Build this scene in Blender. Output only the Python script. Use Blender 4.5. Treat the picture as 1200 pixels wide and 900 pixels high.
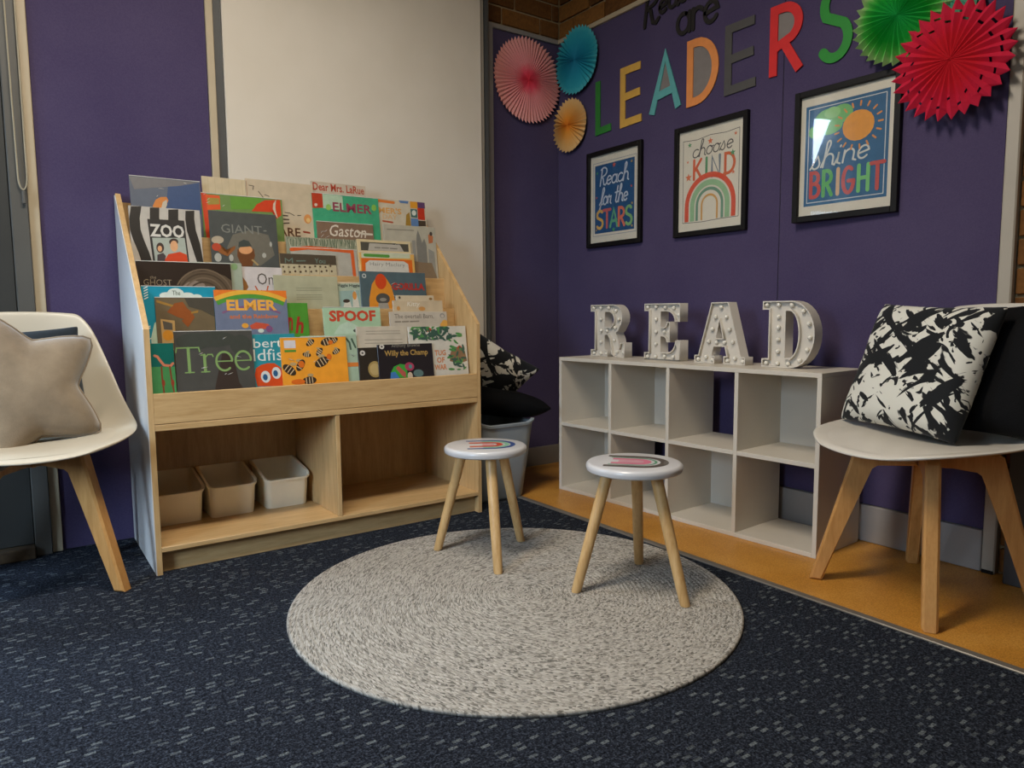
import bpy, bmesh, math, random
from mathutils import Matrix, Vector
random.seed(7)
PI = math.pi
S = bpy.context.scene
COL = S.collection
for o in list(bpy.data.objects):
    bpy.data.objects.remove(o)

# ------------------------------------------------------------------ camera
cd = bpy.data.cameras.new('camera')
cam = bpy.data.objects.new('camera', cd)
COL.objects.link(cam)
cd.sensor_fit = 'HORIZONTAL'
cd.sensor_width = 36.0
cd.lens = 36.0 * 834.45 / 1200.0
cd.clip_start = 0.05
cd.clip_end = 100
_r = Vector((0.81590443, -0.57813894, -0.00743872))
_u = Vector((0.06249564, 0.07539279, 0.99519356))
_w = Vector((0.57479932, 0.81244772, -0.09764448))
m4 = Matrix((( _r.x, _u.x, -_w.x, 0), (_r.y, _u.y, -_w.y, 0), (_r.z, _u.z, -_w.z, 0.82), (0, 0, 0, 1)))
cam.matrix_world = m4
S.camera = cam

# ------------------------------------------------------------------ world, lights, exposure
S.view_settings.view_transform = 'Standard'
S.view_settings.look = 'None'
S.view_settings.gamma = 1.0
S.view_settings.use_curve_mapping = False
S.view_settings.exposure = 0.40
world = bpy.data.worlds.new('daylight')
S.world = world
world.use_nodes = True
wn = world.node_tree.nodes
wl = world.node_tree.links
wbg = wn['Background']
sky = wn.new('ShaderNodeTexSky')
sky.sky_type = 'HOSEK_WILKIE'
sky.turbidity = 9.0
sky.sun_direction = (-0.5, 0.4, 0.6)
wl.new(sky.outputs[0], wbg.inputs[0])
wbg.inputs[1].default_value = 1.2

def area(name, loc, target, sx, sy, power, col):
    l = bpy.data.lights.new(name, 'AREA')
    l.shape = 'RECTANGLE'
    l.size = sx
    l.size_y = sy
    l.energy = power
    l.color = col
    o = bpy.data.objects.new(name, l)
    COL.objects.link(o)
    o.location = loc
    d = Vector(target) - Vector(loc)
    o.rotation_euler = d.to_track_quat('-Z', 'Y').to_euler()
    return o
# daylight that falls in through the glazed door at the left end of the back wall
area('door_daylight', (-0.54, 3.34, 2.12), (0.5, 1.4, 0.6), 0.62, 0.56, 34, (0.62, 0.79, 1.0))
area('door_daylight', (-0.54, 3.22, 0.95), (0.5, 1.9, 0.2), 0.62, 1.4, 16, (0.50, 0.72, 1.0))
# daylight through the window in the left wall; lamp spread narrowed artificially to spare the right wall
wdl = area('window_daylight', (-2.35, 0.75, 1.55), (0.35, 2.35, 0.1), 0.9, 1.2, 13, (0.55, 0.75, 1.0))
wdl.data.spread = math.radians(75)
# two warm ceiling lights
area('ceiling_lamp', (0.35, 1.35, 2.64), (0.35, 1.35, 0), 1.2, 0.3, 42, (1.0, 0.90, 0.77))
area('ceiling_lamp', (-0.9, -0.9, 2.64), (-0.9, -0.9, 0), 1.2, 0.3, 7, (1.0, 0.90, 0.77))

# ------------------------------------------------------------------ materials
def lin(c):
    c = c / 255.0
    return c / 12.92 if c <= 0.04045 else ((c + 0.055) / 1.055) ** 2.4
def hx(s):
    return tuple(lin(int(s[i:i + 2], 16)) for i in (0, 2, 4))
def sc(c, k):
    return tuple(min(1.0, x * k) for x in c)
class NT:
    def __init__(self, name):
        self.m = bpy.data.materials.new(name)
        self.m.use_nodes = True
        self.t = self.m.node_tree
        self.b = self.t.nodes['Principled BSDF']
    def n(self, typ, **kw):
        nd = self.t.nodes.new(typ)
        for k, v in kw.items():
            setattr(nd, k, v)
        return nd
    def l(self, a, b):
        self.t.links.new(a, b)
    def math(self, op, a, b=None, c=None):
        nd = self.n('ShaderNodeMath', operation=op)
        for i, v in enumerate((a, b, c)):
            if v is None: continue
            if isinstance(v, (int, float)): nd.inputs[i].default_value = v
            else: self.l(v, nd.inputs[i])
        return nd.outputs[0]
    def mix(self, fac, a, b):
        nd = self.n('ShaderNodeMix', data_type='RGBA')
        for i, v in ((0, fac), (6, a), (7, b)):
            if isinstance(v, (int, float)): nd.inputs[i].default_value = v
            elif isinstance(v, tuple): nd.inputs[i].default_value = (*v, 1)
            else: self.l(v, nd.inputs[i])
        return nd.outputs[2]
    def coord(self, scale=(1, 1, 1), kind='Object'):
        tc = self.n('ShaderNodeTexCoord')
        mp = self.n('ShaderNodeMapping')
        mp.inputs['Scale'].default_value = scale
        self.l(tc.outputs[kind], mp.inputs[0])
        return mp.outputs[0]
    def noise(self, vec, scale=5, detail=3, rough=0.5, dist=0):
        nd = self.n('ShaderNodeTexNoise')
        nd.inputs['Scale'].default_value = scale
        nd.inputs['Detail'].default_value = detail
        nd.inputs['Roughness'].default_value = rough
        nd.inputs['Distortion'].default_value = dist
        self.l(vec, nd.inputs['Vector'])
        return nd.outputs['Fac']
    def ramp(self, fac, stops):
        nd = self.n('ShaderNodeValToRGB')
        e = nd.color_ramp.elements
        while len(e) < len(stops): e.new(0.5)
        for i, (p, c) in enumerate(stops):
            e[i].position = p
            e[i].color = (*c, 1)
        self.l(fac, nd.inputs[0])
        return nd.outputs[0]
    def bump(self, h, strength=0.2, dist=0.01):
        nd = self.n('ShaderNodeBump')
        nd.inputs['Strength'].default_value = strength
        nd.inputs['Distance'].default_value = dist
        self.l(h, nd.inputs['Height'])
        self.l(nd.outputs[0], self.b.inputs['Normal'])
    def base(self, c):
        if isinstance(c, tuple): self.b.inputs['Base Color'].default_value = (*c, 1)
        else: self.l(c, self.b.inputs['Base Color'])
    def set(self, rough=0.5, coat=0.0, metal=0.0, sheen=0.0, spec=None):
        self.b.inputs['Roughness'].default_value = rough
        self.b.inputs['Coat Weight'].default_value = coat
        self.b.inputs['Coat Roughness'].default_value = 0.12
        self.b.inputs['Metallic'].default_value = metal
        self.b.inputs['Sheen Weight'].default_value = sheen
        if spec is not None: self.b.inputs['Specular IOR Level'].default_value = spec
        return self.m
_cache = {}
def M(name, col, rough=0.5, amt=0.06, scale=30, coat=0.0, metal=0.0, sheen=0.0, bump=0.0, stretch=(1, 1, 1), spec=None):
    """plain procedural surface: a colour with slight noise variation"""
    if isinstance(col, str): col = hx(col)
    k = (name, col, rough, amt, scale, coat, metal, sheen, bump, stretch, spec)
    if k in _cache: return _cache[k]
    t = NT(name)
    f = t.noise(t.coord(stretch), scale, 3)
    t.base(t.ramp(f, [(0.3, sc(col, 1 - amt)), (0.7, sc(col, 1 + amt))]))
    if bump: t.bump(f, bump, 0.004)
    _cache[k] = t.set(rough, coat, metal, sheen, spec)
    return _cache[k]
def print_mat(col, gloss=True):
    return M('printed_ink_' + col, col, 0.35, 0.05, 60, coat=0.35 if gloss else 0.0)
def wood(name, c1, c2, stretch, scale=9, rough=0.45, coat=0.1):
    t = NT(name)
    v = t.coord(stretch)
    f = t.noise(v, scale, 4, 0.55, 0.4)
    f2 = t.noise(v, scale * 5, 2, 0.5)
    g = t.math('ADD', t.math('MULTIPLY', f, 0.7), t.math('MULTIPLY', f2, 0.3))
    t.base(t.ramp(g, [(0.32, c1), (0.68, c2)]))
    t.bump(f2, 0.04, 0.002)
    return t.set(rough, coat)
WA, WB = hx('b8925e'), hx('d2ae7a')
W_X = wood('birch_veneer_lengthwise', WA, WB, (0.6, 6, 6))
W_Z = wood('birch_veneer_upright', WA, WB, (6, 6, 0.6))
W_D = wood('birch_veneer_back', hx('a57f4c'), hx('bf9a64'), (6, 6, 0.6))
W_LEG = wood('beech_leg', hx('b57f43'), hx('cf9b5c'), (5, 5, 0.7), 9, 0.4, 0.15)
W_STOOL = wood('pine_leg', hx('bd9258'), hx('dcb67e'), (5, 5, 0.7), 8, 0.45, 0.1)
WHITE_PANEL = M('white_laminate', 'cfc6b6', 0.45, 0.02, 8)
SIDE_WHITE = M('white_melamine_side', 'd6d2cc', 0.45, 0.02, 8)
CREAM_TRIM = M('cream_trim', 'b9a98c', 0.5, 0.04, 12)
GREY_TRIM = M('grey_trim', '96908a', 0.5, 0.05, 12)
DARK_TRIM = M('dark_grey_trim', '4b4b49', 0.5, 0.05, 12)
DOOR_GREY = M('grey_door_paint', '56544e', 0.5, 0.05, 9)
DOOR_DARK = M('charcoal_door_paint', '33332f', 0.55, 0.06, 9)
BLACK = M('black_frame', '100d0c', 0.55, 0.1, 20, spec=0.25)
PAPER = M('paper', 'd8d2c4', 0.5, 0.02, 20)
WALL_PAINT = M('pale_wall_paint', 'a09a8e', 0.7, 0.03, 6)

def felt(name, c1, c2):
    t = NT(name)
    v = t.coord()
    f = t.noise(v, 220, 3, 0.6)
    f2 = t.noise(v, 2.2, 3, 0.6)
    g = t.math('ADD', t.math('MULTIPLY', f, 0.45), t.math('MULTIPLY', f2, 0.55))
    t.base(t.ramp(g, [(0.3, c1), (0.7, c2)]))
    t.bump(f, 0.15, 0.002)
    return t.set(0.95, sheen=0.15, spec=0.15)
PURPLE = felt('purple_pinboard_felt', hx('43395a'), hx('534967'))
def whiteboard_mat():
    t = NT('whiteboard_surface')
    f = t.noise(t.coord(), 1.6, 4, 0.6)
    t.base(t.ramp(f, [(0.3, hx('d0c6b4')), (0.7, hx('dbd2c2'))]))
    return t.set(0.42, spec=0.35)
WHITEBOARD = whiteboard_mat()

def carpet_mat():
    t = NT('flecked_charcoal_carpet')
    tc = t.n('ShaderNodeTexCoord')
    sp = t.n('ShaderNodeSeparateXYZ')
    t.l(tc.outputs['Object'], sp.inputs[0])
    row = t.math('FLOOR', t.math('DIVIDE', sp.outputs['Y'], 0.0155))
    fv = t.math('FRACT', t.math('DIVIDE', sp.outputs['Y'], 0.0155))
    wr = t.n('ShaderNodeTexWhiteNoise', noise_dimensions='1D')
    t.l(row, wr.inputs['W'])
    ux = t.math('ADD', t.math('DIVIDE', sp.outputs['X'], 0.042), t.math('MULTIPLY', wr.outputs[0], 7.0))
    cell = t.math('FLOOR', ux)
    fu = t.math('FRACT', ux)
    cb = t.n('ShaderNodeCombineXYZ')
    t.l(cell, cb.inputs[0]); t.l(row, cb.inputs[1])
    wc = t.n('ShaderNodeTexWhiteNoise', noise_dimensions='2D')
    t.l(cb.outputs[0], wc.inputs['Vector'])
    wc2 = t.n('ShaderNodeTexWhiteNoise', noise_dimensions='3D')
    cb2 = t.n('ShaderNodeCombineXYZ')
    t.l(cell, cb2.inputs[0]); t.l(row, cb2.inputs[1]); cb2.inputs[2].default_value = 3.7
    t.l(cb2.outputs[0], wc2.inputs['Vector'])
    m = t.math('MULTIPLY', t.math('LESS_THAN', fu, 0.46), t.math('GREATER_THAN', fv, 0.5))
    m = t.math('MULTIPLY', m, t.math('GREATER_THAN', wc.outputs[0], 0.60))
    m = t.math('MULTIPLY', m, t.math('MULTIPLY_ADD', wc2.outputs[0], 0.7, 0.3))
    nz = t.noise(tc.outputs['Object'], 230, 2, 0.7)
    nz2 = t.noise(tc.outputs['Object'], 110, 2, 0.6)
    m = t.math('MULTIPLY', m, t.math('MULTIPLY_ADD', nz, 2.4, -0.55))
    g = t.math('ADD', t.math('MULTIPLY', nz, 0.6), t.math('MULTIPLY', nz2, 0.4))
    bc = t.ramp(g, [(0.36, hx('0b0c10')), (0.5, hx('20232a')), (0.66, hx('454b56'))])
    t.base(t.mix(m, bc, hx('6c7274')))
    t.bump(nz, 0.5, 0.004)
    return t.set(1.0, sheen=0.0, spec=0.05)
CARPET = carpet_mat()
def vinyl_mat():
    t = NT('ochre_speckled_vinyl')
    v = t.coord()
    a = t.noise(v, 260, 2, 0.7)
    b = t.noise(v, 5, 3)
    g = t.math('ADD', t.math('MULTIPLY', a, 0.7), t.math('MULTIPLY', b, 0.3))
    t.base(t.ramp(g, [(0.34, hx('9a6420')), (0.5, hx('bd8230')), (0.66, hx('d39c4c'))]))
    return t.set(0.38, spec=0.4)
VINYL = vinyl_mat()
def rug_mat():
    t = NT('braided_rug_yarn')
    tc = t.n('ShaderNodeTexCoord')
    sp = t.n('ShaderNodeSeparateXYZ')
    t.l(tc.outputs['Object'], sp.inputs[0])
    r = t.math('SQRT', t.math('ADD', t.math('POWER', sp.outputs[0], 2.0), t.math('POWER', sp.outputs[1], 2.0)))
    th = t.math('ARCTAN2', sp.outputs[1], sp.outputs[0])
    cb = t.n('ShaderNodeCombineXYZ')
    # braid chevrons: angular coordinate sheared back and forth across each coil
    coil = t.math('PINGPONG', t.math('MULTIPLY', r, 120.0), 0.7)
    arc = t.math('MULTIPLY', t.math('MULTIPLY', th, t.math('MAXIMUM', r, 0.05)), 150.0)
    t.l(t.math('ADD', arc, coil), cb.inputs[0])
    t.l(t.math('MULTIPLY', r, 240.0), cb.inputs[1])
    vo = t.n('ShaderNodeTexVoronoi')
    vo.inputs['Scale'].default_value = 1.0
    t.l(cb.outputs[0], vo.inputs['Vector'])
    sx = t.n('ShaderNodeSeparateColor')
    t.l(vo.outputs['Color'], sx.inputs[0])
    c = t.ramp(sx.outputs[0], [(0.0, hx('57544f')), (0.2, hx('78746d')), (0.32, hx('959086')), (0.62, hx('a5a097')), (1.0, hx('bab4aa'))])
    big = t.noise(tc.outputs['Object'], 3.0, 2)
    t.base(t.mix(t.math('MULTIPLY', big, 0.25), c, hx('a39a8b')))
    t.bump(t.math('SUBTRACT', 1.0, vo.outputs['Distance']), 0.4, 0.004)
    return t.set(0.9, spec=0.2)
RUG = rug_mat()
def brick_mat():
    t = NT('brown_brick')
    v = t.coord()
    oi = t.n('ShaderNodeObjectInfo')
    a = t.noise(v, 60, 3, 0.6)
    g = t.math('ADD', t.math('MULTIPLY', a, 0.6), t.math('MULTIPLY', oi.outputs['Random'], 0.4))
    t.base(t.ramp(g, [(0.25, hx('5a3a1c')), (0.55, hx('7a5128')), (0.8, hx('93652f'))]))
    t.bump(a, 0.3, 0.004)
    return t.set(0.85, spec=0.2)
BRICK = brick_mat()
MORTAR = M('pale_mortar', 'a08c68', 0.9, 0.12, 60, bump=0.2)
def velvet(name, c1, c2, sheen=0.5):
    t = NT(name)
    v = t.coord()
    f = t.noise(v, 9, 4, 0.6)
    f2 = t.noise(v, 300, 2)
    t.base(t.ramp(f, [(0.3, c1), (0.7, c2)]))
    t.bump(t.math('ADD', t.math('MULTIPLY', f, 0.8), t.math('MULTIPLY', f2, 0.2)), 0.35, 0.012)
    return t.set(0.8, sheen=sheen, spec=0.15)
TAUPE = velvet('taupe_velvet', hx('7d6d58'), hx('9a886f'), 0.35)
BLACK_FABRIC = velvet('black_cotton', hx('050506'), hx('0b0b0d'), 0.0)
NAVY_FABRIC = velvet('dark_slate_cotton', hx('20262b'), hx('2e363c'), 0.1)
def brush_pattern():
    t = NT('black_brush_stroke_print')
    def layer(rot, scl, seed, lo, hi):
        tc = t.n('ShaderNodeTexCoord')
        m0 = t.n('ShaderNodeMapping')
        m0.inputs['Rotation'].default_value = (0, rot, 0)
        t.l(tc.outputs['Object'], m0.inputs[0])
        mp = t.n('ShaderNodeMapping')
        mp.inputs['Scale'].default_value = scl
        mp.inputs['Location'].default_value = (seed, seed * 0.7, seed * 1.3)
        t.l(m0.outputs[0], mp.inputs[0])
        f = t.noise(mp.outputs[0], 1.0, 3, 0.45, 0.7)
        return t.ramp(f, [(lo, (0, 0, 0)), (hi, (1, 1, 1))])
    a = layer(0.75, (8, 8, 30), 3.1, 0.52, 0.535)
    b = layer(-0.7, (9, 9, 32), 8.4, 0.53, 0.545)
    c = layer(0.1, (30, 30, 30), 1.7, 0.60, 0.615)
    m = t.math('MAXIMUM', t.math('MAXIMUM', a, b), c)
    t.base(t.mix(m, hx('d6d3c6'), hx('17191b')))
    t.bump(t.noise(t.coord(), 250, 2), 0.08, 0.002)
    return t.set(0.8, sheen=0.1, spec=0.2)
BRUSH = brush_pattern()
def glass_mat():
    t = NT('clear_glass')
    tr = t.n('ShaderNodeBsdfTransparent')
    gl = t.n('ShaderNodeBsdfGlossy')
    gl.inputs['Roughness'].default_value = 0.02
    fr = t.n('ShaderNodeFresnel')
    fr.inputs['IOR'].default_value = 1.5
    mx = t.n('ShaderNodeMixShader')
    ge = t.n('ShaderNodeNewGeometry')
    t.l(t.math('MULTIPLY', fr.outputs[0], t.math('SUBTRACT', 1.0, ge.outputs['Backfacing'])), mx.inputs[0])
    t.l(tr.outputs[0], mx.inputs[1])
    t.l(gl.outputs[0], mx.inputs[2])
    t.l(mx.outputs[0], t.t.nodes['Material Output'].inputs['Surface'])
    return t.m
GLASS = glass_mat()

# ------------------------------------------------------------------ mesh helpers
class MB:
    def __init__(self):
        self.bm = bmesh.new()
    def box(self, x0, x1, y0, y1, z0, z1, bev=0.0, mat=None, seg=1):
        g = bmesh.ops.create_cube(self.bm, size=1.0)
        vs = g['verts']
        T = Matrix.Translation(((x0 + x1) / 2, (y0 + y1) / 2, (z0 + z1) / 2)) @ Matrix.Diagonal((x1 - x0, y1 - y0, z1 - z0, 1))
        if mat is not None: T = mat @ T
        bmesh.ops.transform(self.bm, matrix=T, verts=vs)
        if bev:
            es = list({e for v in vs for e in v.link_edges})
            bmesh.ops.bevel(self.bm, geom=es, offset=bev, segments=seg, affect='EDGES', profile=0.5)
        return self
    def poly(self, pts):
        vs = [self.bm.verts.new(p) for p in pts]
        self.bm.faces.new(vs)
        return self
    def prism(self, pts, y0, y1, bev=0.0):
        """pts: (x,z) loop counter-clockwise seen from -Y; extruded from y0 (front) to y1"""
        a = [self.bm.verts.new((x, y0, z)) for x, z in pts]
        b = [self.bm.verts.new((x, y1, z)) for x, z in pts]
        fs = [self.bm.faces.new(a), self.bm.faces.new(b[::-1])]
        n = len(a)
        for i in range(n):
            j = (i + 1) % n
            fs.append(self.bm.faces.new((a[j], a[i], b[i], b[j])))
        if bev:
            es = [e for f in fs[:2] for e in f.edges]
            bmesh.ops.bevel(self.bm, geom=list(set(es)), offset=bev, segments=1, affect='EDGES', profile=0.5)
        return self
    def lathe(self, prof, n=32, cx=0, cy=0, close=False):
        rings = []
        for r, z in prof:
            if r < 1e-6: rings.append([self.bm.verts.new((cx, cy, z))])
            else: rings.append([self.bm.verts.new((cx + r * math.cos(2 * PI * i / n), cy + r * math.sin(2 * PI * i / n), z)) for i in range(n)])
        for a, b in zip(rings, rings[1:]):
            for i in range(n):
                j = (i + 1) % n
                if len(a) == 1 and len(b) == 1: continue
                if len(a) == 1: self.bm.faces.new((a[0], b[j], b[i]))
                elif len(b) == 1: self.bm.faces.new((a[i], a[j], b[0]))
                else: self.bm.faces.new((a[i], a[j], b[j], b[i]))
        return self
    def tube(self, pts, r, n=8, cap=True):
        P = [Vector(p) for p in pts]
        rs = r if isinstance(r, (list, tuple)) else [r] * len(P)
        rings = []
        up = Vector((0.13, 0.27, 0.95)).normalized()
        for i, p in enumerate(P):
            d = (P[min(i + 1, len(P) - 1)] - P[max(i - 1, 0)]).normalized()
            s = d.cross(up)
            if s.length < 1e-3: s = d.cross(Vector((1, 0, 0)))
            s.normalize()
            q = s.cross(d)
            rings.append([self.bm.verts.new(p + rs[i] * (math.cos(2 * PI * k / n) * s + math.sin(2 * PI * k / n) * q)) for k in range(n)])
        for a, b in zip(rings, rings[1:]):
            for k in range(n):
                j = (k + 1) % n
                self.bm.faces.new((a[k], b[k], b[j], a[j]))
        if cap:
            self.bm.faces.new(rings[0]); self.bm.faces.new(rings[-1][::-1])
        return self
    def ball(self, c, r, seg=10, rings=6):
        bmesh.ops.create_uvsphere(self.bm, u_segments=seg, v_segments=rings, radius=r, matrix=Matrix.Translation(c))
        return self
    def mesh(self, name, mat, smooth=False):
        bmesh.ops.recalc_face_normals(self.bm, faces=self.bm.faces)
        me = bpy.data.meshes.new(name)
        self.bm.to_mesh(me)
        self.bm.free()
        me.materials.append(mat)
        if smooth:
            for p in me.polygons: p.use_smooth = True
        return me
def link(name, me, parent=None, loc=(0, 0, 0), rot=(0, 0, 0)):
    o = bpy.data.objects.new(name, me)
    COL.objects.link(o)
    o.location = loc
    o.rotation_euler = rot
    if parent: o.parent = parent
    return o
def obj(name, mb, mat, parent=None, loc=(0, 0, 0), rot=(0, 0, 0), smooth=False, auto=None):
    o = link(name, mb.mesh(name, mat, smooth or auto is not None), parent, loc, rot)
    if auto is not None:
        o.data.set_sharp_from_angle(angle=math.radians(auto))
    return o
def tag(o, label, cat, group=None):
    o['label'] = label
    o['category'] = cat
    if group: o['group'] = group
    return o
def empty(name, loc, rz=0.0, label=None, cat=None, group=None):
    o = bpy.data.objects.new(name, None)
    COL.objects.link(o)
    o.location = loc
    o.rotation_euler = (0, 0, rz)
    o.empty_display_size = 0.05
    if label: tag(o, label, cat, group)
    return o
def struct(o):
    o['kind'] = 'structure'
    return o
def box(name, b, mat, parent=None, bev=0.0, loc=(0, 0, 0), rot=(0, 0, 0)):
    return obj(name, MB().box(*b, bev=bev), mat, parent, loc, rot)
def arc(cx, cy, rx, ry, a0, a1, n=14):
    return [(cx + rx * math.cos(math.radians(a0 + (a1 - a0) * i / n)), cy + ry * math.sin(math.radians(a0 + (a1 - a0) * i / n))) for i in range(n + 1)]
FRONT = Matrix(((1, 0, 0, 0), (0, 0, -1, 0), (0, 1, 0, 0), (0, 0, 0, 1)))   # curve plane XY -> upright plane, front towards -Y
def curve_mesh(name, cu, mat, warp=None):
    """turn a 2D curve or text datablock into a mesh standing upright and facing -Y"""
    o = bpy.data.objects.new('tmp', cu)
    COL.objects.link(o)
    dg = bpy.context.evaluated_depsgraph_get()
    me = bpy.data.meshes.new_from_object(o.evaluated_get(dg))
    bpy.data.objects.remove(o)
    me.name = name
    if warp: me.transform(warp)
    me.transform(FRONT)
    me.materials.clear()
    me.materials.append(mat)
    return me
def outline_mesh(name, loops, y0, y1, mat):
    """filled outline with holes, extruded from y0 (front) to y1 (back)"""
    cu = bpy.data.curves.new(name, 'CURVE')
    cu.dimensions = '2D'
    cu.fill_mode = 'BOTH'
    cu.extrude = abs(y1 - y0) / 2
    for lp in loops:
        s = cu.splines.new('POLY')
        s.points.add(len(lp) - 1)
        for p, q in zip(s.points, lp): p.co = (q[0], q[1], 0, 1)
        s.use_cyclic_u = True
    me = curve_mesh(name, cu, mat)
    me.transform(Matrix.Translation((0, (y0 + y1) / 2, 0)))
    return me
def text_mesh(name, s, x, z, w, h, mat, y=-0.0006, bold=0.012, shear=0.0, depth=0.0):
    """text fitted to the box (x, z, w, h) with its lower left corner at x, z"""
    cu = bpy.data.curves.new(name, 'FONT')
    cu.body = s
    cu.resolution_u = 2
    cu.offset = bold
    cu.shear = shear
    cu.extrude = depth
    o = bpy.data.objects.new('tmp', cu)
    COL.objects.link(o)
    dg = bpy.context.evaluated_depsgraph_get()
    me = bpy.data.meshes.new_from_object(o.evaluated_get(dg))
    bpy.data.objects.remove(o)
    xs = [v.co.x for v in me.vertices]; ys = [v.co.y for v in me.vertices]
    x0, x1, y0, y1 = min(xs), max(xs), min(ys), max(ys)
    me.transform(Matrix.Diagonal((w / (x1 - x0), h / (y1 - y0), 1, 1)) @ Matrix.Translation((-x0, -y0, 0)))
    me.transform(FRONT)
    me.transform(Matrix.Translation((x, y, z)))
    me.materials.clear()
    me.materials.append(mat)
    me.name = name
    return me

# hand-lettered stroke alphabet: each glyph is (advance, [strokes])
def circ(cx, cy, rx, ry, a0=0, a1=360, n=18): return arc(cx, cy, rx, ry, a0, a1, n)
G = {
 'A': (.72, [[(.02, 0), (.33, 1), (.64, 0)], [(.12, .3), (.56, .36)]]),
 'B': (.62, [[(.06, 0), (.06, 1)] + arc(.24, .77, .24, .23, 90, -90), [(.24, .54), (.06, .54)], [(.24, .54)] + arc(.26, .27, .28, .27, 85, -90), [(.27, 0), (.06, 0)]]),
 'D': (.74, [[(.06, -.07), (.06, 1)] + arc(.2, .5, .46, .5, 90, -90), [(.22, 0), (-.012, 0)]]),
 'E': (.62, [[(.56, 1), (.06, 1), (.06, 0), (.6, .02)], [(.06, .5), (.55, .52)]]),
 'G': (.7, [arc(.36, .5, .32, .5, 55, 355, 20), [(.36, .46), (.68, .46)]]),
 'H': (.68, [[(.06, 0), (.06, 1)], [(.58, 0), (.58, 1)], [(.06, .5), (.58, .5)]]),
 'I': (.22, [[(.08, 0), (.08, 1)]]),
 'K': (.62, [[(.06, 0), (.06, 1)], [(.54, 1), (.08, .42)], [(.2, .56), (.58, 0)]]),
 'L': (.56, [[(.06, 1), (.06, 0), (.54, .02)]]),
 'N': (.7, [[(.06, 0), (.06, 1), (.58, 0), (.58, 1)]]),
 'R': (.66, [[(.06, 0), (.06, 1)] + arc(.24, .74, .3, .26, 90, -60), [(.41, .525), (.08, .42)], [(.26, .48), (.58, 0)]]),
 'S': (.6, [arc(.30, .75, .25, .25, 40, 215, 12) + arc(.27, .26, .27, .26, 50, -145, 14)]),
 'T': (.6, [[(0, 1), (.6, 1)], [(.3, 1), (.3, 0)]]),
 'Rs': (.62, [[(.1, 0), (.14, .98)], [(.02, .9)] + arc(.26, .76, .3, .24, 110, -70) + [(.14, .48), (.3, .4), (.42, .05), (.56, 0), (.66, .1)]]),
 'a': (.52, [circ(.23, .23, .2, .23, 40, 400), [(.43, .44), (.43, .06), (.54, 0)]]),
 'c': (.44, [arc(.25, .23, .22, .23, 50, 320)]),
 'd': (.54, [circ(.23, .23, .2, .23, 40, 400), [(.45, .95), (.43, .06), (.56, 0)]]),
 'e': (.46, [[(.06, .2), (.4, .27)] + arc(.24, .23, .19, .23, 12, 320)]),
 'f': (.36, [[(.0, .03), (.14, .2)] + arc(.26, .8, .1, .16, 180, 20)[0:0] + [(.2, .8)] + arc(.28, .82, .08, .14, 180, -20) + [(.24, .4), (.14, -.3), (.06, -.2), (.16, 0), (.34, .05)]]),
 'h': (.52, [[(.0, .02), (.16, .55)] + arc(.16, .84, .07, .13, -20, 200) + [(.08, 0)], [(.08, .1)] + arc(.26, .26, .17, .2, 170, 0) + [(.44, .05), (.53, 0)]]),
 'i': (.26, [[(.02, .05), (.1, .45), (.1, .06), (.22, 0)], [(.12, .64), (.13, .68)]]),
 'n': (.54, [[(.06, .45), (.06, 0)], [(.06, .15)] + arc(.25, .27, .18, .19, 170, 0) + [(.43, .05), (.54, 0)]]),
 'o': (.48, [circ(.23, .23, .2, .23, 90, 450), [(.25, .45), (.36, .38), (.48, .42)]]),
 'r': (.4, [[(.04, .05), (.1, .5), (.16, .38), (.32, .42), (.3, .08), (.4, 0)]]),
 's': (.42, [[(0, .02), (.22, .48), (.34, .2)] + arc(.2, .15, .14, .15, 10, -150)]),
 't': (.38, [[(.22, .9), (.16, .08), (.26, 0), (.36, .04)], [(.02, .55), (.36, .58)]]),
 'g': (.5, [circ(.23, .23, .2, .23, 40, 400), [(.43, .44), (.43, -.2), (.25, -.35), (.1, -.25)]]),
 'ap': (.3, [circ(.3, .3, .27, .3, 60, 420), [(.57, .58), (.57, 0)]]),
 'rp': (.3, [[(.06, .6), (.06, 0)], [(.06, .3)] + arc(.28, .34, .22, .24, 160, 40)]),
 'ep': (.3, [[(.06, .3), (.5, .36)] + arc(.3, .3, .27, .3, 12, 325)]),
 'gap': (.3, []),
}
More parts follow.
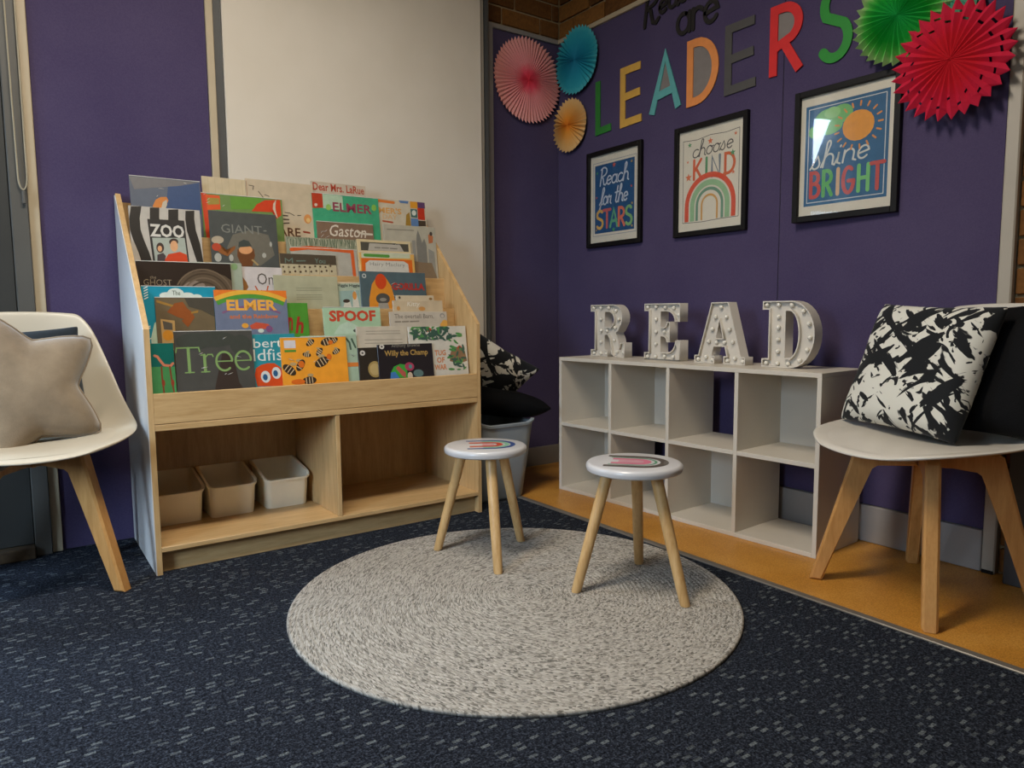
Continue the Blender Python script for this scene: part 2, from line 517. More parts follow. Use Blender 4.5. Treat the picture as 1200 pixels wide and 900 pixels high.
def strip(mb, pts, w, y0, y1=None, round_cap=True, cap_n=6):
    """one flat pen stroke; with y1 it becomes a thick cut-out"""
    P = [Vector((p[0], p[1])) for p in pts]
    Q = [P[0]]
    for p in P[1:]:
        if (p - Q[-1]).length > 1e-5: Q.append(p)
    P = Q
    if len(P) < 2: return
    nrm = []
    for i in range(len(P)):
        a = (P[i] - P[i - 1]).normalized() if i > 0 else None
        b = (P[i + 1] - P[i]).normalized() if i < len(P) - 1 else None
        if a is None: t = b; k = 1
        elif b is None: t = a; k = 1
        else:
            t = (a + b)
            if t.length < 0.3: t = b
            t.normalize()
            k = min(1.6, 1.0 / max(0.35, t.dot(b)))
        nrm.append(Vector((-t.y, t.x)) * (w / 2) * k)
    L = [p + n for p, n in zip(P, nrm)]
    R = [p - n for p, n in zip(P, nrm)]
    if round_cap:
        def cap(c, n, sgn):
            a0 = math.atan2(n.y, n.x)
            return [c + (w / 2) * Vector((math.cos(a0 + sgn * PI * i / cap_n), math.sin(a0 + sgn * PI * i / cap_n))) for i in range(1, cap_n)]
        end = cap(P[-1], nrm[-1], -1)
        start = cap(P[0], -nrm[0], -1)
    else:
        end = []; start = []
    bm = mb.bm
    def layer(y):
        return [bm.verts.new((v.x, y, v.y)) for v in L], [bm.verts.new((v.x, y, v.y)) for v in R], [bm.verts.new((v.x, y, v.y)) for v in end], [bm.verts.new((v.x, y, v.y)) for v in start]
    A = layer(y0)
    def face(vs):
        try: bm.faces.new(vs)
        except ValueError: pass
    def faces(A):
        l, r, e, s = A
        for i in range(len(l) - 1): face((l[i], r[i], r[i + 1], l[i + 1]))
        if e: face([l[-1]] + e + [r[-1]])
        if s: face([r[0]] + s + [l[0]])
    faces(A)
    if y1 is not None:
        B = layer(y1)
        faces(B)
        loopA = A[0] + A[2] + A[1][::-1] + A[3]
        loopB = B[0] + B[2] + B[1][::-1] + B[3]
        n = len(loopA)
        for i in range(n):
            j = (i + 1) % n
            face((loopA[i], loopA[j], loopB[j], loopB[i]))
def glyph(mb, g, x, z, w, h, pen, y0, y1=None, shear=0.0, rot=0.0):
    """draw glyph g: unit height scaled by h, unit width scaled by w"""
    for st in G[g][1]:
        pts = [(x + w * px + shear * h * pz + 0.0, z + h * pz + rot * (w * px)) for px, pz in st]
        strip(mb, pts, pen, y0, y1)
def script(mb, letters, x, z, h, pen, y0, shear=0.18, rise=0.0, squeeze=0.8, y1=None):
    cx = x
    k = 0
    for g in letters:
        for st in G[g][1]:
            pts = [(cx + h * squeeze * px + shear * h * pz, z + h * pz + rise * (cx + h * px - x)) for px, pz in st]
            k += 1
            strip(mb, pts, pen, y0 - (0.0003 if y1 is not None else 0.00001) * k, y1, cap_n=4)
        cx += G[g][0] * h * squeeze
    return cx
def star_pts(cx, cz, r, k=0.42, rot=90):
    return [(cx + (r if i % 2 == 0 else r * k) * math.cos(math.radians(rot + 36 * i)), cz + (r if i % 2 == 0 else r * k) * math.sin(math.radians(rot + 36 * i))) for i in range(10)]
def flat(mb, pts, y):
    """flat printed patch from a star-shaped or convex outline"""
    cx = sum(p[0] for p in pts) / len(pts); cz = sum(p[1] for p in pts) / len(pts)
    c = mb.bm.verts.new((cx, y, cz))
    vs = [mb.bm.verts.new((p[0], y, p[1])) for p in pts]
    for i in range(len(vs)):
        mb.bm.faces.new((vs[i], vs[(i + 1) % len(vs)], c))
    return mb

# ================================================================== SETTING
# floor: carpet, vinyl strip along the right wall, metal edging
fl = struct(box('floor', (-2.6, 1.83, -2.6, 3.6, -0.06, 0.0), CARPET))
box('vinyl_strip', (1.848, 2.60, -2.6, 3.14, -0.06, 0.001), VINYL, fl)
box('metal_edge_strip', (1.826, 1.852, -2.6, 3.10, -0.06, 0.0045), M('metal_edging', '7d766c', 0.45, 0.08, 40, metal=0.4), fl, 0.002)
struct(box('ceiling', (-2.6, 2.75, -2.6, 3.3, 2.70, 2.8), M('ceiling_paint', 'cdc7ba', 0.8, 0.02, 5)))
# unseen sides of the room, one with a window opening
wf = struct(box('wall_front', (-2.6, 2.75, -2.7, -2.6, 0, 2.7), WALL_PAINT))
wl_ = MB().box(-2.72, -2.6, -2.6, 3.3, 0, 0.9).box(-2.72, -2.6, -2.6, 3.3, 2.3, 2.7).box(-2.72, -2.6, -2.6, -0.7, 0.9, 2.3).box(-2.72, -2.6, 1.3, 3.3, 0.9, 2.3)
wl_ = struct(obj('wall_left', wl_, WALL_PAINT))
wfr = MB().box(-2.70, -2.62, -0.7, 1.3, 0.9, 0.95).box(-2.70, -2.62, -0.7, 1.3, 2.25, 2.3).box(-2.70, -2.62, -0.7, -0.65, 0.95, 2.25).box(-2.70, -2.62, 1.25, 1.3, 0.95, 2.25).box(-2.70, -2.62, 0.28, 0.32, 0.95, 2.25)
w1 = struct(obj('window_1', wfr, DOOR_GREY))
box('glass_pane', (-2.665, -2.66, -0.65, 1.25, 0.95, 2.25), GLASS, w1)

# back wall: pier, pinboard, whiteboard panel, recess with pinboard and brick
BW = 2.93
wb = MB().box(-2.6, -1.0, BW, BW + 0.2, 0, 2.7).box(-1.0, 0.088, BW, BW + 0.2, 2.58, 2.7).box(0.086, 1.93, BW + 0.012, BW + 0.2, 0, 2.7).box(1.93, 2.75, 3.062, 3.2, 0, 2.7)
wb = struct(obj('wall_back', wb, WALL_PAINT))
box('pinboard_panel', (0.118, 0.678, BW, BW + 0.02, 0.0, 2.7), PURPLE, wb, 0.002)
box('trim_strip', (0.086, 0.117, BW - 0.012, BW + 0.02, 0.0, 2.7), CREAM_TRIM, wb, 0.002)
box('trim_strip', (0.679, 0.706, BW - 0.006, BW + 0.02, 0.0, 2.7), CREAM_TRIM, wb, 0.002)
box('joint_strip', (0.707, 0.736, BW + 0.002, BW + 0.02, 0.02, 2.7), DARK_TRIM, wb)
wbd = box('whiteboard_panel', (0.738, 1.905, BW - 0.004, BW + 0.02, 0.05, 2.7), WHITEBOARD, wb, 0.002)
wbd['label'] = 'tall off-white whiteboard panel behind the book display'
box('joint_strip', (1.906, 1.936, BW + 0.03, BW + 0.06, 0.02, 2.7), DARK_TRIM, wb)
box('trim_strip', (1.936, 1.952, BW + 0.006, BW + 0.06, 0.02, 2.7), DARK_TRIM, wb)
mb = MB().box(2.02, 2.048, 3.035, 3.064, 0.1, 2.25, 0.002).box(2.048, 2.47, 3.035, 3.064, 2.228, 2.25, 0.002)
obj('pinboard_trim', mb, GREY_TRIM, wb)
box('pinboard_panel', (2.048, 2.47, 3.048, 3.064, 0.1, 2.228), PURPLE, wb)
box('side_return', (1.952, 2.02, 3.03, 3.064, 0.0, 2.7), M('grey_paint_return', '7f7b72', 0.6, 0.04, 9), wb)
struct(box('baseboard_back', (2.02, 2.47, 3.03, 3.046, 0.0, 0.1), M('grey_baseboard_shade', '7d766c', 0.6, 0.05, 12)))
# right wall
RW = 2.47
wr = MB().box(RW + 0.022, 2.75, -2.6, 3.2, 0, 2.7)
wr = struct(obj('wall_right', wr, MORTAR))
for (a, b) in ((1.6915, 3.048), (0.93, 1.6885)):
    box('pinboard_panel', (RW, RW + 0.021, a, b, 0.135, 2.228), PURPLE, wr, 0.0015)
box('pinboard_trim', (RW - 0.012, RW + 0.021, 0.93, 3.035, 2.228, 2.25), CREAM_TRIM, wr, 0.002)
pt = box('pinboard_trim', (RW - 0.012, RW + 0.021, 0.888, 0.926, 0.0, 2.25), M('white_edge_trim', 'b3aa9a', 0.45, 0.03, 12), wr, 0.004)
obj('trim_foot', MB().box(RW - 0.014, RW + 0.0, 0.891, 0.923, 0.0, 0.012), BLACK, wr)
struct(box('baseboard_right', (RW - 0.012, RW + 0.021, 0.927, 3.03, 0.002, 0.133), M('grey_baseboard', '96908a', 0.55, 0.04, 12), None, 0.002))
# low grey unit at the foot of the brick pier
struct(box('trim_1', (2.40, 2.49, 0.52, 0.845, 0.0, 0.52), M('grey_low_casing', '45474a', 0.5, 0.05, 9), None, 0.004))
# bricks, each a piece of its wall
bme = {}
def brick_mesh(L):
    k = round(L, 3)
    if k not in bme:
        bme[k] = MB().box(-k / 2, k / 2, -0.008, 0.008, -0.038, 0.038, 0.003).mesh('brick', BRICK)
    return bme[k]
def brick(parent, c, L, rz):
    o = bpy.data.objects.new('brick', brick_mesh(L))
    COL.objects.link(o)
    o.parent = parent
    o.location = c
    o.rotation_euler = (0, random.uniform(-0.004, 0.004), rz)
for k in range(5):                       # above the pinboard on the right wall
    z = 2.300 + 0.086 * k
    a = 3.05 - (0.0 if k % 2 else 0.115)
    if k % 2 == 0: brick(wr, (2.486, 3.05 - 0.055, z), 0.105, PI / 2)
    while a > 0.95:
        L = min(0.23, a - 0.9)
        brick(wr, (2.486, a - L / 2, z), L, PI / 2)
        a -= 0.24
for k in range(31):                      # pier to the right of the pinboard
    z = 0.046 + 0.086 * k
    if z > 2.68: break
    a = 0.884
    first = 0.11 if k % 2 else 0.23
    for L in (first, 0.23):
        brick(wr, (2.486, a - L / 2, z), L, PI / 2)
        a -= L + 0.01
for k in range(5):                       # above the pinboard in the recess
    z = 2.300 + 0.086 * k
    for a, L in (((2.028, 0.16), (2.198, 0.23), (2.438, 0.038)) if k % 2 else ((2.028, 0.08), (2.118, 0.23), (2.358, 0.115))):
        brick(wb, (a + L / 2, 3.056, z), L, 0)
obj('mortar_bed', MB().box(2.02, 2.49, 3.057, 3.066, 2.25, 2.7), MORTAR, wb)

# glazed door at the left end of the back wall
mb = MB()
mb.box(0.036, 0.086, BW - 0.03, BW + 0.03, 0.0, 2.58, 0.003)
mb.box(-1.0, -0.95, BW - 0.03, BW + 0.03, 0.0, 2.58, 0.003)
mb.box(-0.95, 0.036, BW - 0.03, BW + 0.03, 2.54, 2.58, 0.003)
dr = struct(obj('door_1', mb, DOOR_GREY))
mb = MB().box(-0.948, -0.88, BW - 0.018, BW + 0.022, 0.041, 2.535, 0.003).box(-0.20, 0.0358, BW - 0.018, BW + 0.022, 0.041, 2.535, 0.003)
mb.box(-0.88, -0.20, BW - 0.018, BW + 0.022, 2.46, 2.535, 0.003).box(-0.88, -0.20, BW - 0.018, BW + 0.022, 0.041, 0.16, 0.003)
obj('door_leaf', mb, DOOR_DARK, dr)
box('glass_pane', (-0.88, -0.20, BW, BW + 0.005, 0.16, 2.46), GLASS, dr)
box('threshold', (-0.95, 0.036, BW - 0.06, BW + 0.03, 0.0, 0.04), M('worn_brown_threshold', '4a3a26', 0.8, 0.3, 40), dr, 0.003)

# tree outside the glazed door, seen only as a reflection in the picture glass
rd = random.Random(17)
mb = MB()
for i in range(260):
    c = Vector((rd.uniform(-1.1, 0.3), rd.uniform(3.16, 3.3), rd.uniform(1.5, 2.6)))
    if rd.random() < 0.45 * math.exp(-((c.x + 0.4) ** 2 + (c.z - 2.1) ** 2) / 0.1): continue
    a = rd.uniform(0, PI); t = rd.uniform(-0.8, 0.8); L = rd.uniform(0.025, 0.05)
    d1 = Vector((math.cos(a), 0.3 * math.sin(t), math.sin(a))) * L
    d2 = Vector((-math.sin(a), 0.6, math.cos(a))) * L * 0.5
    mb.poly([c - d1, c + d2, c + d1, c - d2])
mb.tube([(-1.05, 3.7, -0.02), (-1.0, 3.6, 1.0), (-0.9, 3.3, 1.9), (-0.3, 3.25, 2.6)], [0.03, 0.025, 0.015, 0.006], 8)
for i in range(5200):
    hz = rd.uniform(0.0, 1.0)
    z = 2.75 * hz if i % 3 else 2.6 + 1.5 * hz * hz
    c = Vector((rd.uniform(-10.0, -0.5), rd.uniform(5.6, 6.8), z))
    a = rd.uniform(0, PI); t = rd.uniform(-0.8, 0.8); L = rd.uniform(0.09, 0.17)
    d1 = Vector((math.cos(a), 0.3 * math.sin(t), math.sin(a))) * L
    d2 = Vector((-math.sin(a), 0.6, math.cos(a))) * L * 0.5
    mb.poly([c - d1, c + d2, c + d1, c - d2])
for q in range(6):
    mb.tube([(-1.2 - 1.6 * q, 6.3, 0), (-1.25 - 1.6 * q, 6.25, 1.4), (-1.1 - 1.6 * q, 6.3, 3.4)], [0.09, 0.07, 0.03], 8)
tr = obj('tree_row', mb, M('tree_leaves', '3c5a24', 0.6, 0.3, 8))
tr['kind'] = 'stuff'
tag(tr, 'row of leafy trees outside the glazed door, reflected in the picture glass', 'trees')
struct(box('ground', (-12, 4, 3.62, 12, -0.1, -0.02), M('outside_paving', '8a8880', 0.8, 0.1, 6)))

# bead chain of the door blind
mb = MB()
pts = [(0.058, BW - 0.042, 2.2), (0.060, BW - 0.042, 1.7), (0.0625, BW - 0.042, 1.30)] + [(0.075 + 0.0125 * math.cos(a), BW - 0.042, 1.285 + 0.045 * math.sin(a)) for a in [PI + PI * i / 10 for i in range(11)]] + [(0.0875, BW - 0.042, 1.30), (0.0875, BW - 0.042, 1.7), (0.087, BW - 0.042, 2.2)]
mb.tube(pts, 0.003, 6)
cord = tag(obj('blind_cord', mb, M('pale_cord', 'a49a82', 0.6, 0.1, 400), smooth=True), 'thin looped bead cord hanging beside the grey door frame', 'cord')
box('cord_weight', (0.070, 0.080, BW - 0.046, BW - 0.038, 1.195, 1.238), M('grey_plastic', '5c5a54', 0.5), cord, 0.002)
box('cord_bracket', (0.054, 0.092, BW - 0.05, BW - 0.031, 2.195, 2.215), DOOR_GREY, cord)

# ================================================================== BOOK DISPLAY UNIT
X0, X1, XI0, XI1 = 0.344, 1.571, 0.360, 1.555
YF, YB = 2.444, 2.922
unit = empty('book_display', (0.9575, 2.69, 0), 0, 'pale birch book display unit with sloping tiers of picture books and open lower shelves', 'bookcase')
def U(name, b, mat, bev=0.0015):
    c = (0.9575, 2.69, 0)
    return obj(name, MB().box(b[0] - c[0], b[1] - c[0], b[2] - c[1], b[3] - c[1], b[4], b[5], bev=bev), mat, unit)
for xa, xb in ((X0, XI0), (XI1, X1)):
    prof = [(YF - 2.69, 0.0), (YB - 2.69, 0.0), (YB - 2.69, 1.255), (2.905 - 2.69, 1.255), (YF - 2.69, 0.782)]
    mb = MB()
    a = [mb.bm.verts.new((xa - 0.9575, y, z)) for y, z in prof]
    b = [mb.bm.verts.new((xb - 0.9575, y, z)) for y, z in prof]
    mb.bm.faces.new(a); mb.bm.faces.new(b[::-1])
    for i in range(5): mb.bm.faces.new((a[i], b[i], b[(i + 1) % 5], a[(i + 1) % 5]))
    o = obj('side_panel', mb, W_Z, unit)
    if xa == X0:
        # white melamine outer face
        mb = MB()
        pr = [(y + (0.003 if y < 0 else 0), z) for y, z in prof]
        a = [mb.bm.verts.new((xa - 0.9575 - 0.0025, y + 0.002 if i in (0, 4) else y, z - (0.006 if i in (2, 3) else 0))) for i, (y, z) in enumerate(prof)]
        b = [mb.bm.verts.new((xa - 0.9575 - 0.0002, y + 0.002 if i in (0, 4) else y, z - (0.006 if i in (2, 3) else 0))) for i, (y, z) in enumerate(prof)]
        mb.bm.faces.new(a); mb.bm.faces.new(b[::-1])
        for i in range(5): mb.bm.faces.new((a[i], b[i], b[(i + 1) % 5], a[(i + 1) % 5]))
        q = obj('outer_facing', mb, SIDE_WHITE, o)
        q['label'] = 'white outer face of the left side panel'
U('base_panel', (XI0, XI1, YF + 0.030, YF + 0.046, 0.0, 0.072), W_X)
U('lower_shelf', (XI0, XI1, YF, YB - 0.02, 0.072, 0.088), W_X)
U('middle_shelf', (XI0, XI1, YF, YB - 0.02, 0.462, 0.482), W_X)
U('front_ledge', (XI0, XI1, YF - 0.0, YF + 0.016, 0.4835, 0.58), W_X)
U('divider', (0.950, 0.966, YF + 0.002, YB - 0.02, 0.088, 0.462), W_Z)
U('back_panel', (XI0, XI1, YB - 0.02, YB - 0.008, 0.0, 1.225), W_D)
BY = [2.478, 2.548, 2.633, 2.718, 2.803]
BZ = [0.487, 0.62, 0.75, 0.88, 1.01]
LIP = [0.58, 0.715, 0.845, 0.975, 1.105]
for k in range(5):
    yb = (BY[k + 1] - 0.017) if k < 4 else YB - 0.02
    if k: U('tier_lip', (XI0, XI1, BY[k] - 0.017, BY[k] - 0.009, BZ[k - 1], LIP[k]), W_X, 0.001)
    ya = (YF + 0.016) if k == 0 else BY[k] - 0.009
    if k: U('tier_board', (XI0, XI1, ya, yb, BZ[k] - 0.012, BZ[k]), W_X, 0.0)

# storage tubs on the lower shelf
TUB = M('cream_plastic', 'eee2c6', 0.45, 0.03, 12)
def rrect(hx_, hy_, r, n=4):
    p = []
    for cx, cy, a in ((hx_ - r, hy_ - r, 0), (-hx_ + r, hy_ - r, 90), (-hx_ + r, -hy_ + r, 180), (hx_ - r, -hy_ + r, 270)):
        p += arc(cx, cy, r, r, a, a + 90, n)
    return p
def loft(mb, loops, cap0=True, cap1=False):
    R = [[mb.bm.verts.new(p) for p in lp] for lp in loops]
    n = len(R[0])
    for a, b in zip(R, R[1:]):
        for i in range(n):
            j = (i + 1) % n
            mb.bm.faces.new((a[i], a[j], b[j], b[i]))
    if cap0: mb.bm.faces.new(R[0][::-1])
    if cap1: mb.bm.faces.new(R[-1])
    return mb
def tub_z(y, z0, z1, hy):
    t = max(0.0, min(1.0, (y + hy) / (1.15 * hy)))
    return z0 + (z1 - z0) * (math.sin(t * PI / 2))
tub0 = None
TUBX = (0.460, 0.645, 0.846)
tl = ['cream plastic storage tub at the left end of the lower shelf', 'cream plastic storage tub in the middle of the three on the shelf', 'cream plastic storage tub nearest the wooden divider']
for i, x in enumerate(TUBX):
    t = empty('storage_tub', (x, 2.795, 0.0885), 0, tl[i], 'tub', 'cream tubs on the lower shelf')
    if tub0 is None:
        mb = MB()
        def lp(hx_, hy_, r, top, off=0.0):
            out = []
            for px, py in rrect(hx_, hy_, r):
                z = tub_z(py, 0.112, 0.158, hy_) - off if top else off
                out.append((px, py, z))
            return out
        loft(mb, [lp(0.076, 0.098, 0.02, False, 0.0), lp(0.083, 0.107, 0.022, True, 0.004), lp(0.080, 0.104, 0.02, True, 0.004), lp(0.073, 0.095, 0.018, False, 0.004)], True, True)
        a = obj('tub_body', mb, TUB, t, auto=40)
        mb = MB()
        loft(mb, [lp(0.0835, 0.1075, 0.022, True, 0.009), lp(0.089, 0.113, 0.026, True, 0.009), lp(0.0895, 0.1135, 0.026, True, 0.0), lp(0.080, 0.104, 0.02, True, 0.0), lp(0.080, 0.104, 0.02, True, 0.009)], False, False)
        b = obj('rim', mb, TUB, t, auto=40)
        tub0 = (a, b)
    else:
        for s in tub0:
            c = s.copy(); COL.objects.link(c); c.parent = t

# ================================================================== PICTURE BOOKS
# name: tier, layer in the tier, left edge, right edge, height (m); then the units the cover art is laid out in
BK = {
    'flamingo':(0, 1, 0.363, 0.437, 0.249, 173, 403, 203, 402, 0.00274), 'tree':(0, 0, 0.439, 0.685, 0.286, 203, 388, 295, 388, 0.002835),
    'fish':(0, 1, 0.611, 0.834, 0.271, 268, 394, 345, 390, 0.002953), 'bees':(0, 0, 0.779, 1.021, 0.257, 328, 396, 405, 395, 0.003066),
    'leafy':(0, 1, 0.855, 1.066, 0.261, 352, 394, 418, 393, 0.003117), 'page':(0, 2, 1.07, 1.28, 0.291, 417, 384, 476, 382, 0.003273),
    'badge':(0, 1, 1.068, 1.262, 0.212, 419, 408, 474, 406, 0.003254), 'willy':(0, 0, 1.144, 1.38, 0.221, 442, 405, 506, 402, 0.003313),
    'tug':(0, 1, 1.283, 1.546, 0.287, 478, 384, 545, 382, 0.003429),
    'sky':(1, 1, 0.364, 0.591, 0.301, 165, 336, 252, 336, 0.002845), 'brown':(1, 0, 0.4, 0.581, 0.264, 181, 349, 250, 349, 0.002847),
    'elmer':(1, 0, 0.583, 0.831, 0.291, 250, 341, 335, 340, 0.002995), 'greenh':(1, 1, 0.724, 0.908, 0.247, 300, 357, 360, 354, 0.003076),
    'spoof':(1, 0, 0.962, 1.192, 0.231, 378, 361, 445, 360, 0.003247), 'kittyb':(1, 2, 1.272, 1.443, 0.279, 464, 347, 508, 346, 0.00346),
    'kitty':(1, 1, 1.252, 1.477, 0.258, 460, 353, 518, 352, 0.003455), 'barn':(1, 0, 1.23, 1.489, 0.213, 456, 366, 523, 365, 0.003441),
    'ghost':(2, 0, 0.3625, 0.663, 0.256, 158.5, 306, 270, 309, 0.002931), 'pale':(2, 1, 0.53, 0.703, 0.259, 222, 307, 283, 309, 0.003014),
    'on':(2, 2, 0.666, 0.848, 0.248, 270, 313, 330, 314, 0.003118), 'beige':(2, 0, 0.81, 1.055, 0.22, 320, 323, 395, 324, 0.003222),
    'higgle':(2, 1, 1.033, 1.18, 0.2, 388, 330, 430, 332, 0.00335), 'gorilla':(2, 0, 1.148, 1.44, 0.244, 421, 318, 498, 320, 0.003473),
    'zoo':(3, 0, 0.3625, 0.589, 0.317, 150, 240, 234, 248, 0.002984), 'giant':(3, 0, 0.618, 0.859, 0.321, 244, 247, 323, 252, 0.003168),
    'you':(3, 0, 0.862, 1.083, 0.176, 327, 297, 393, 300, 0.003312), 'orange':(3, 1, 0.907, 1.178, 0.203, 340, 290, 418, 293, 0.00338),
    'crinkle':(3, 2, 0.896, 1.192, 0.244, 335, 278, 420, 281, 0.00339), 'hairyb':(3, 1, 1.181, 1.424, 0.249, 418, 281, 481, 283, 0.003563),
    'hairy':(3, 0, 1.185, 1.432, 0.196, 421, 296, 485, 298, 0.003556), 'castle':(3, 2, 1.307, 1.552, 0.319, 449, 263, 510, 267, 0.003665),
    'fox':(4, 0, 0.381, 0.612, 0.302, 151, 206, 235, 213, 0.003076), 'chart':(4, 3, 0.624, 0.79, 0.329, 236, 207, 290, 211, 0.003245),
    'where':(4, 2, 0.779, 1.042, 0.335, 287, 209, 366, 217, 0.003378), 'redgreen':(4, 1, 0.614, 0.911, 0.264, 235, 225, 330, 235, 0.003263),
    'larue':(4, 3, 1.039, 1.275, 0.353, 364, 212, 428, 219, 0.003558), 'green':(4, 1, 1.033, 1.322, 0.303, 365, 226, 443, 233, 0.003554),
    'elmers':(4, 2, 1.268, 1.551, 0.306, 428, 231, 498, 238, 0.003723), 'gaston':(4, 0, 1.042, 1.286, 0.188, 371, 260, 437, 263, 0.003531),
}
TILT = math.radians(7)
PAGES = M('page_edges', 'cfc6b2', 0.7, 0.05, 200)
class Book:
    """a picture book standing in a tier; origin at its lower left front corner, cover facing -Y"""
    def __init__(s, key, label, cover, group=None):
        row, lay, x0, x1, h, s.a0, s.b0, s.a1, s.b1, s.vs = BK[key]
        s.w = x1 - x0; s.h = h
        s.kx = s.w / (s.a1 - s.a0)
        th = 0.0055
        c = M('book_cover_' + cover, cover, 0.32, 0.08, 25, coat=0.5)
        y = BY[row] - 0.004 + 0.0075 * lay
        s.o = obj('picture_book', MB().box(0, s.w, 0, th, 0.0, h, 0.0004), c, None, (x0, y, BZ[row] + 0.0012), (-TILT, 0, 0))
        tag(s.o, label, 'book', 'picture books on the sloping tiers')
        obj('page_block', MB().box(0.002, s.w - 0.0002, 0.0012, th - 0.0012, 0.002, h + 0.0003), PAGES, s.o)
        s.n = 0
    def X(s, px): return (px - s.a0) * s.kx
    def Z(s, px, py):
        t = (px - s.a0) / (s.a1 - s.a0)
        return s.h - (py - (s.b0 + (s.b1 - s.b0) * t)) * s.vs
    def P(s, pts): return [(min(max(s.X(a), 0.0), s.w), min(max(s.Z(a, b), 0.0), s.h)) for a, b in pts]
    def Y(s):
        s.n += 1
        return -0.0003 - 0.0006 * (1 - 0.93 ** s.n)
    def patch(s, name, col, *loops):
        y = s.Y()
        mb = MB()
        for i, lp in enumerate(loops): flat(mb, s.P(lp), y - 0.00002 * i)
        return obj(name, mb, print_mat(col), s.o)
    def rect(s, name, col, a0, b0, a1, b1): return s.patch(name, col, [(a0, b0), (a1, b0), (a1, b1), (a0, b1)])
    def local_rect(s, name, col, fx0, fx1, fz0, fz1):
        y = s.Y()
        x0, x1, z0, z1 = fx0 * s.w, fx1 * s.w, fz0 * s.h, fz1 * s.h
        return obj(name, flat(MB(), [(x0, z0), (x1, z0), (x1, z1), (x0, z1)], y), print_mat(col), s.o)
    def ell(s, name, col, *es):
        y = s.Y()
        mb = MB()
        for i, (cx, cy, rx, ry) in enumerate(es): flat(mb, s.P(circ(cx, cy, rx, ry, 0, 342, 19)), y - 0.00002 * i)
        return obj(name, mb, print_mat(col), s.o)
    def strokes(s, name, col, pen, *paths):
        y = s.Y()
        mb = MB()
        for i, p in enumerate(paths): strip(mb, s.P(p), pen * s.kx, y - 0.00002 * i, cap_n=4)
        return obj(name, mb, print_mat(col), s.o)
    def text(s, txt, col, a0, a1, btop, bbot, bold=0.012, shear=0.0, name='title_lettering'):
        x0, x1 = s.X(a0), s.X(a1)
        z0, z1 = s.Z(a0, bbot), s.Z(a0, btop)
        return link(name, text_mesh(name, txt, x0, z0, x1 - x0, z1 - z0, print_mat(col), s.Y(), bold, shear), s.o)
    def wrinkles(s, seed, n=5, a=None):
        """opaque pale ridges standing in for highlights on the clear wrapper creases"""
        rd = random.Random(seed)
        mb = MB()
        x0, x1, z0, z1 = a or (0.1 * s.w, 0.9 * s.w, 0.45 * s.h, 0.97 * s.h)
        for i in range(n):
            x = rd.uniform(x0, x1); z = rd.uniform(z0, z1); L = rd.uniform(0.008, 0.022); t = rd.uniform(-0.5, 0.9)
            mb.tube([(x, -0.0006, z), (x + L * 0.5 * math.cos(t), -0.0010, z + L * 0.5 * math.sin(t)), (x + L * math.cos(t), -0.0006, z + L * math.sin(t))], [0.0004, 0.0009, 0.0004], 6)
        return obj('wrapper_crease_glint', mb, WRAP, s.o, smooth=True)
    def sheet(s, seed, fx0, fx1, fz0, fz1, nx=9, nz=8):
        """loose crumpled part of the clear wrapper"""
        rd = random.Random(seed)
        mb = MB()
        V = [[mb.bm.verts.new(((fx0 + (fx1 - fx0) * i / nx) * s.w, -0.0011 + rd.uniform(-0.0005, 0.0005) * (0 < i < nx and 0 < j < nz), (fz0 + (fz1 - fz0) * j / nz) * s.h)) for i in range(nx + 1)] for j in range(nz + 1)]
        for j in range(nz):
            for i in range(nx):
                mb.bm.faces.new((V[j][i], V[j][i + 1], V[j + 1][i + 1], V[j + 1][i]))
        return obj('loose_wrapper', mb, GLASS, s.o)
    def edge(s):
        """turned-over edge of the clear wrapper along the top of the cover"""
        return obj('wrapper_edge', MB().box(0, s.w, -0.0009, 0.0058, s.h - 0.001, s.h + 0.0012, 0.0004), WRAP, s.o)
WRAP = M('pale_wrapper_and_glint', 'd2cec4', 0.12, 0.05, 60, coat=0.8)  # opaque pale plastic: wrapper edges, plus crease highlights put in as colour

# ---- front tier
b = Book('flamingo', 'teal and green book with a pink long-legged bird, far left of the front tier', '0f7068')
b.rect('green_ground', '4d9a5e', 173, 430, 203, 500)
b.strokes('bird_neck', 'd9876a', 3.2, [(180, 417), (183, 418), (187, 424), (190, 428), (198, 429), (201, 426)])
b.strokes('bird_legs', '8a4a32', 2.0, [(187, 430), (187, 445), (188, 462)], [(197, 430), (198, 445), (200, 462)])
b.ell('bird_knees', '9c4630', (188, 449, 2, 4), (199, 449, 2, 4))
b = Book('tree', 'dark grey book with a big pale green serif title and a shadowy trunk', '4a4842')
b.patch('trunk_picture', '3b2f28', [(243, 470), (247, 450), (253, 430), (257, 415), (268, 415), (272, 430), (275, 450), (287, 470)])
b.ell('dark_foliage', '40423a', (225, 400, 20, 10), (250, 398, 26, 9), (280, 405, 13, 12))
b.strokes('letter_stem', '7f9c5c', 3.4, [(218, 407.5), (218, 435)])
b.strokes('letter_stem', '7f9c5c', 3.4, [(236, 416), (236, 435)])
b.strokes('letter_arm', '7f9c5c', 1.5, [(204, 412), (205, 407), (230, 407), (231, 412)])
b.strokes('letter_foot', '7f9c5c', 1.5, [(213, 435.5), (223, 435.5)])
b.strokes('letter_foot', '7f9c5c', 1.5, [(231.5, 435.5), (241, 435.5)])
b.strokes('letter_arm', '7f9c5c', 1.5, [(232, 416), (236, 415.5), (236, 420), (240, 415.5), (245, 415.5), (246, 418)])
b.strokes('letter_bar', '7f9c5c', 1.5, [(249, 424), (268, 424)])
b.strokes('letter_bar', '7f9c5c', 1.5, [(272, 424), (291, 424)])
b.strokes('letter_e', '7f9c5c', 2.6, [(268, 424)] + [(259 + 9.5 * math.cos(math.radians(a)), 424 - 11 * math.sin(math.radians(a))) for a in range(10, 325, 15)])
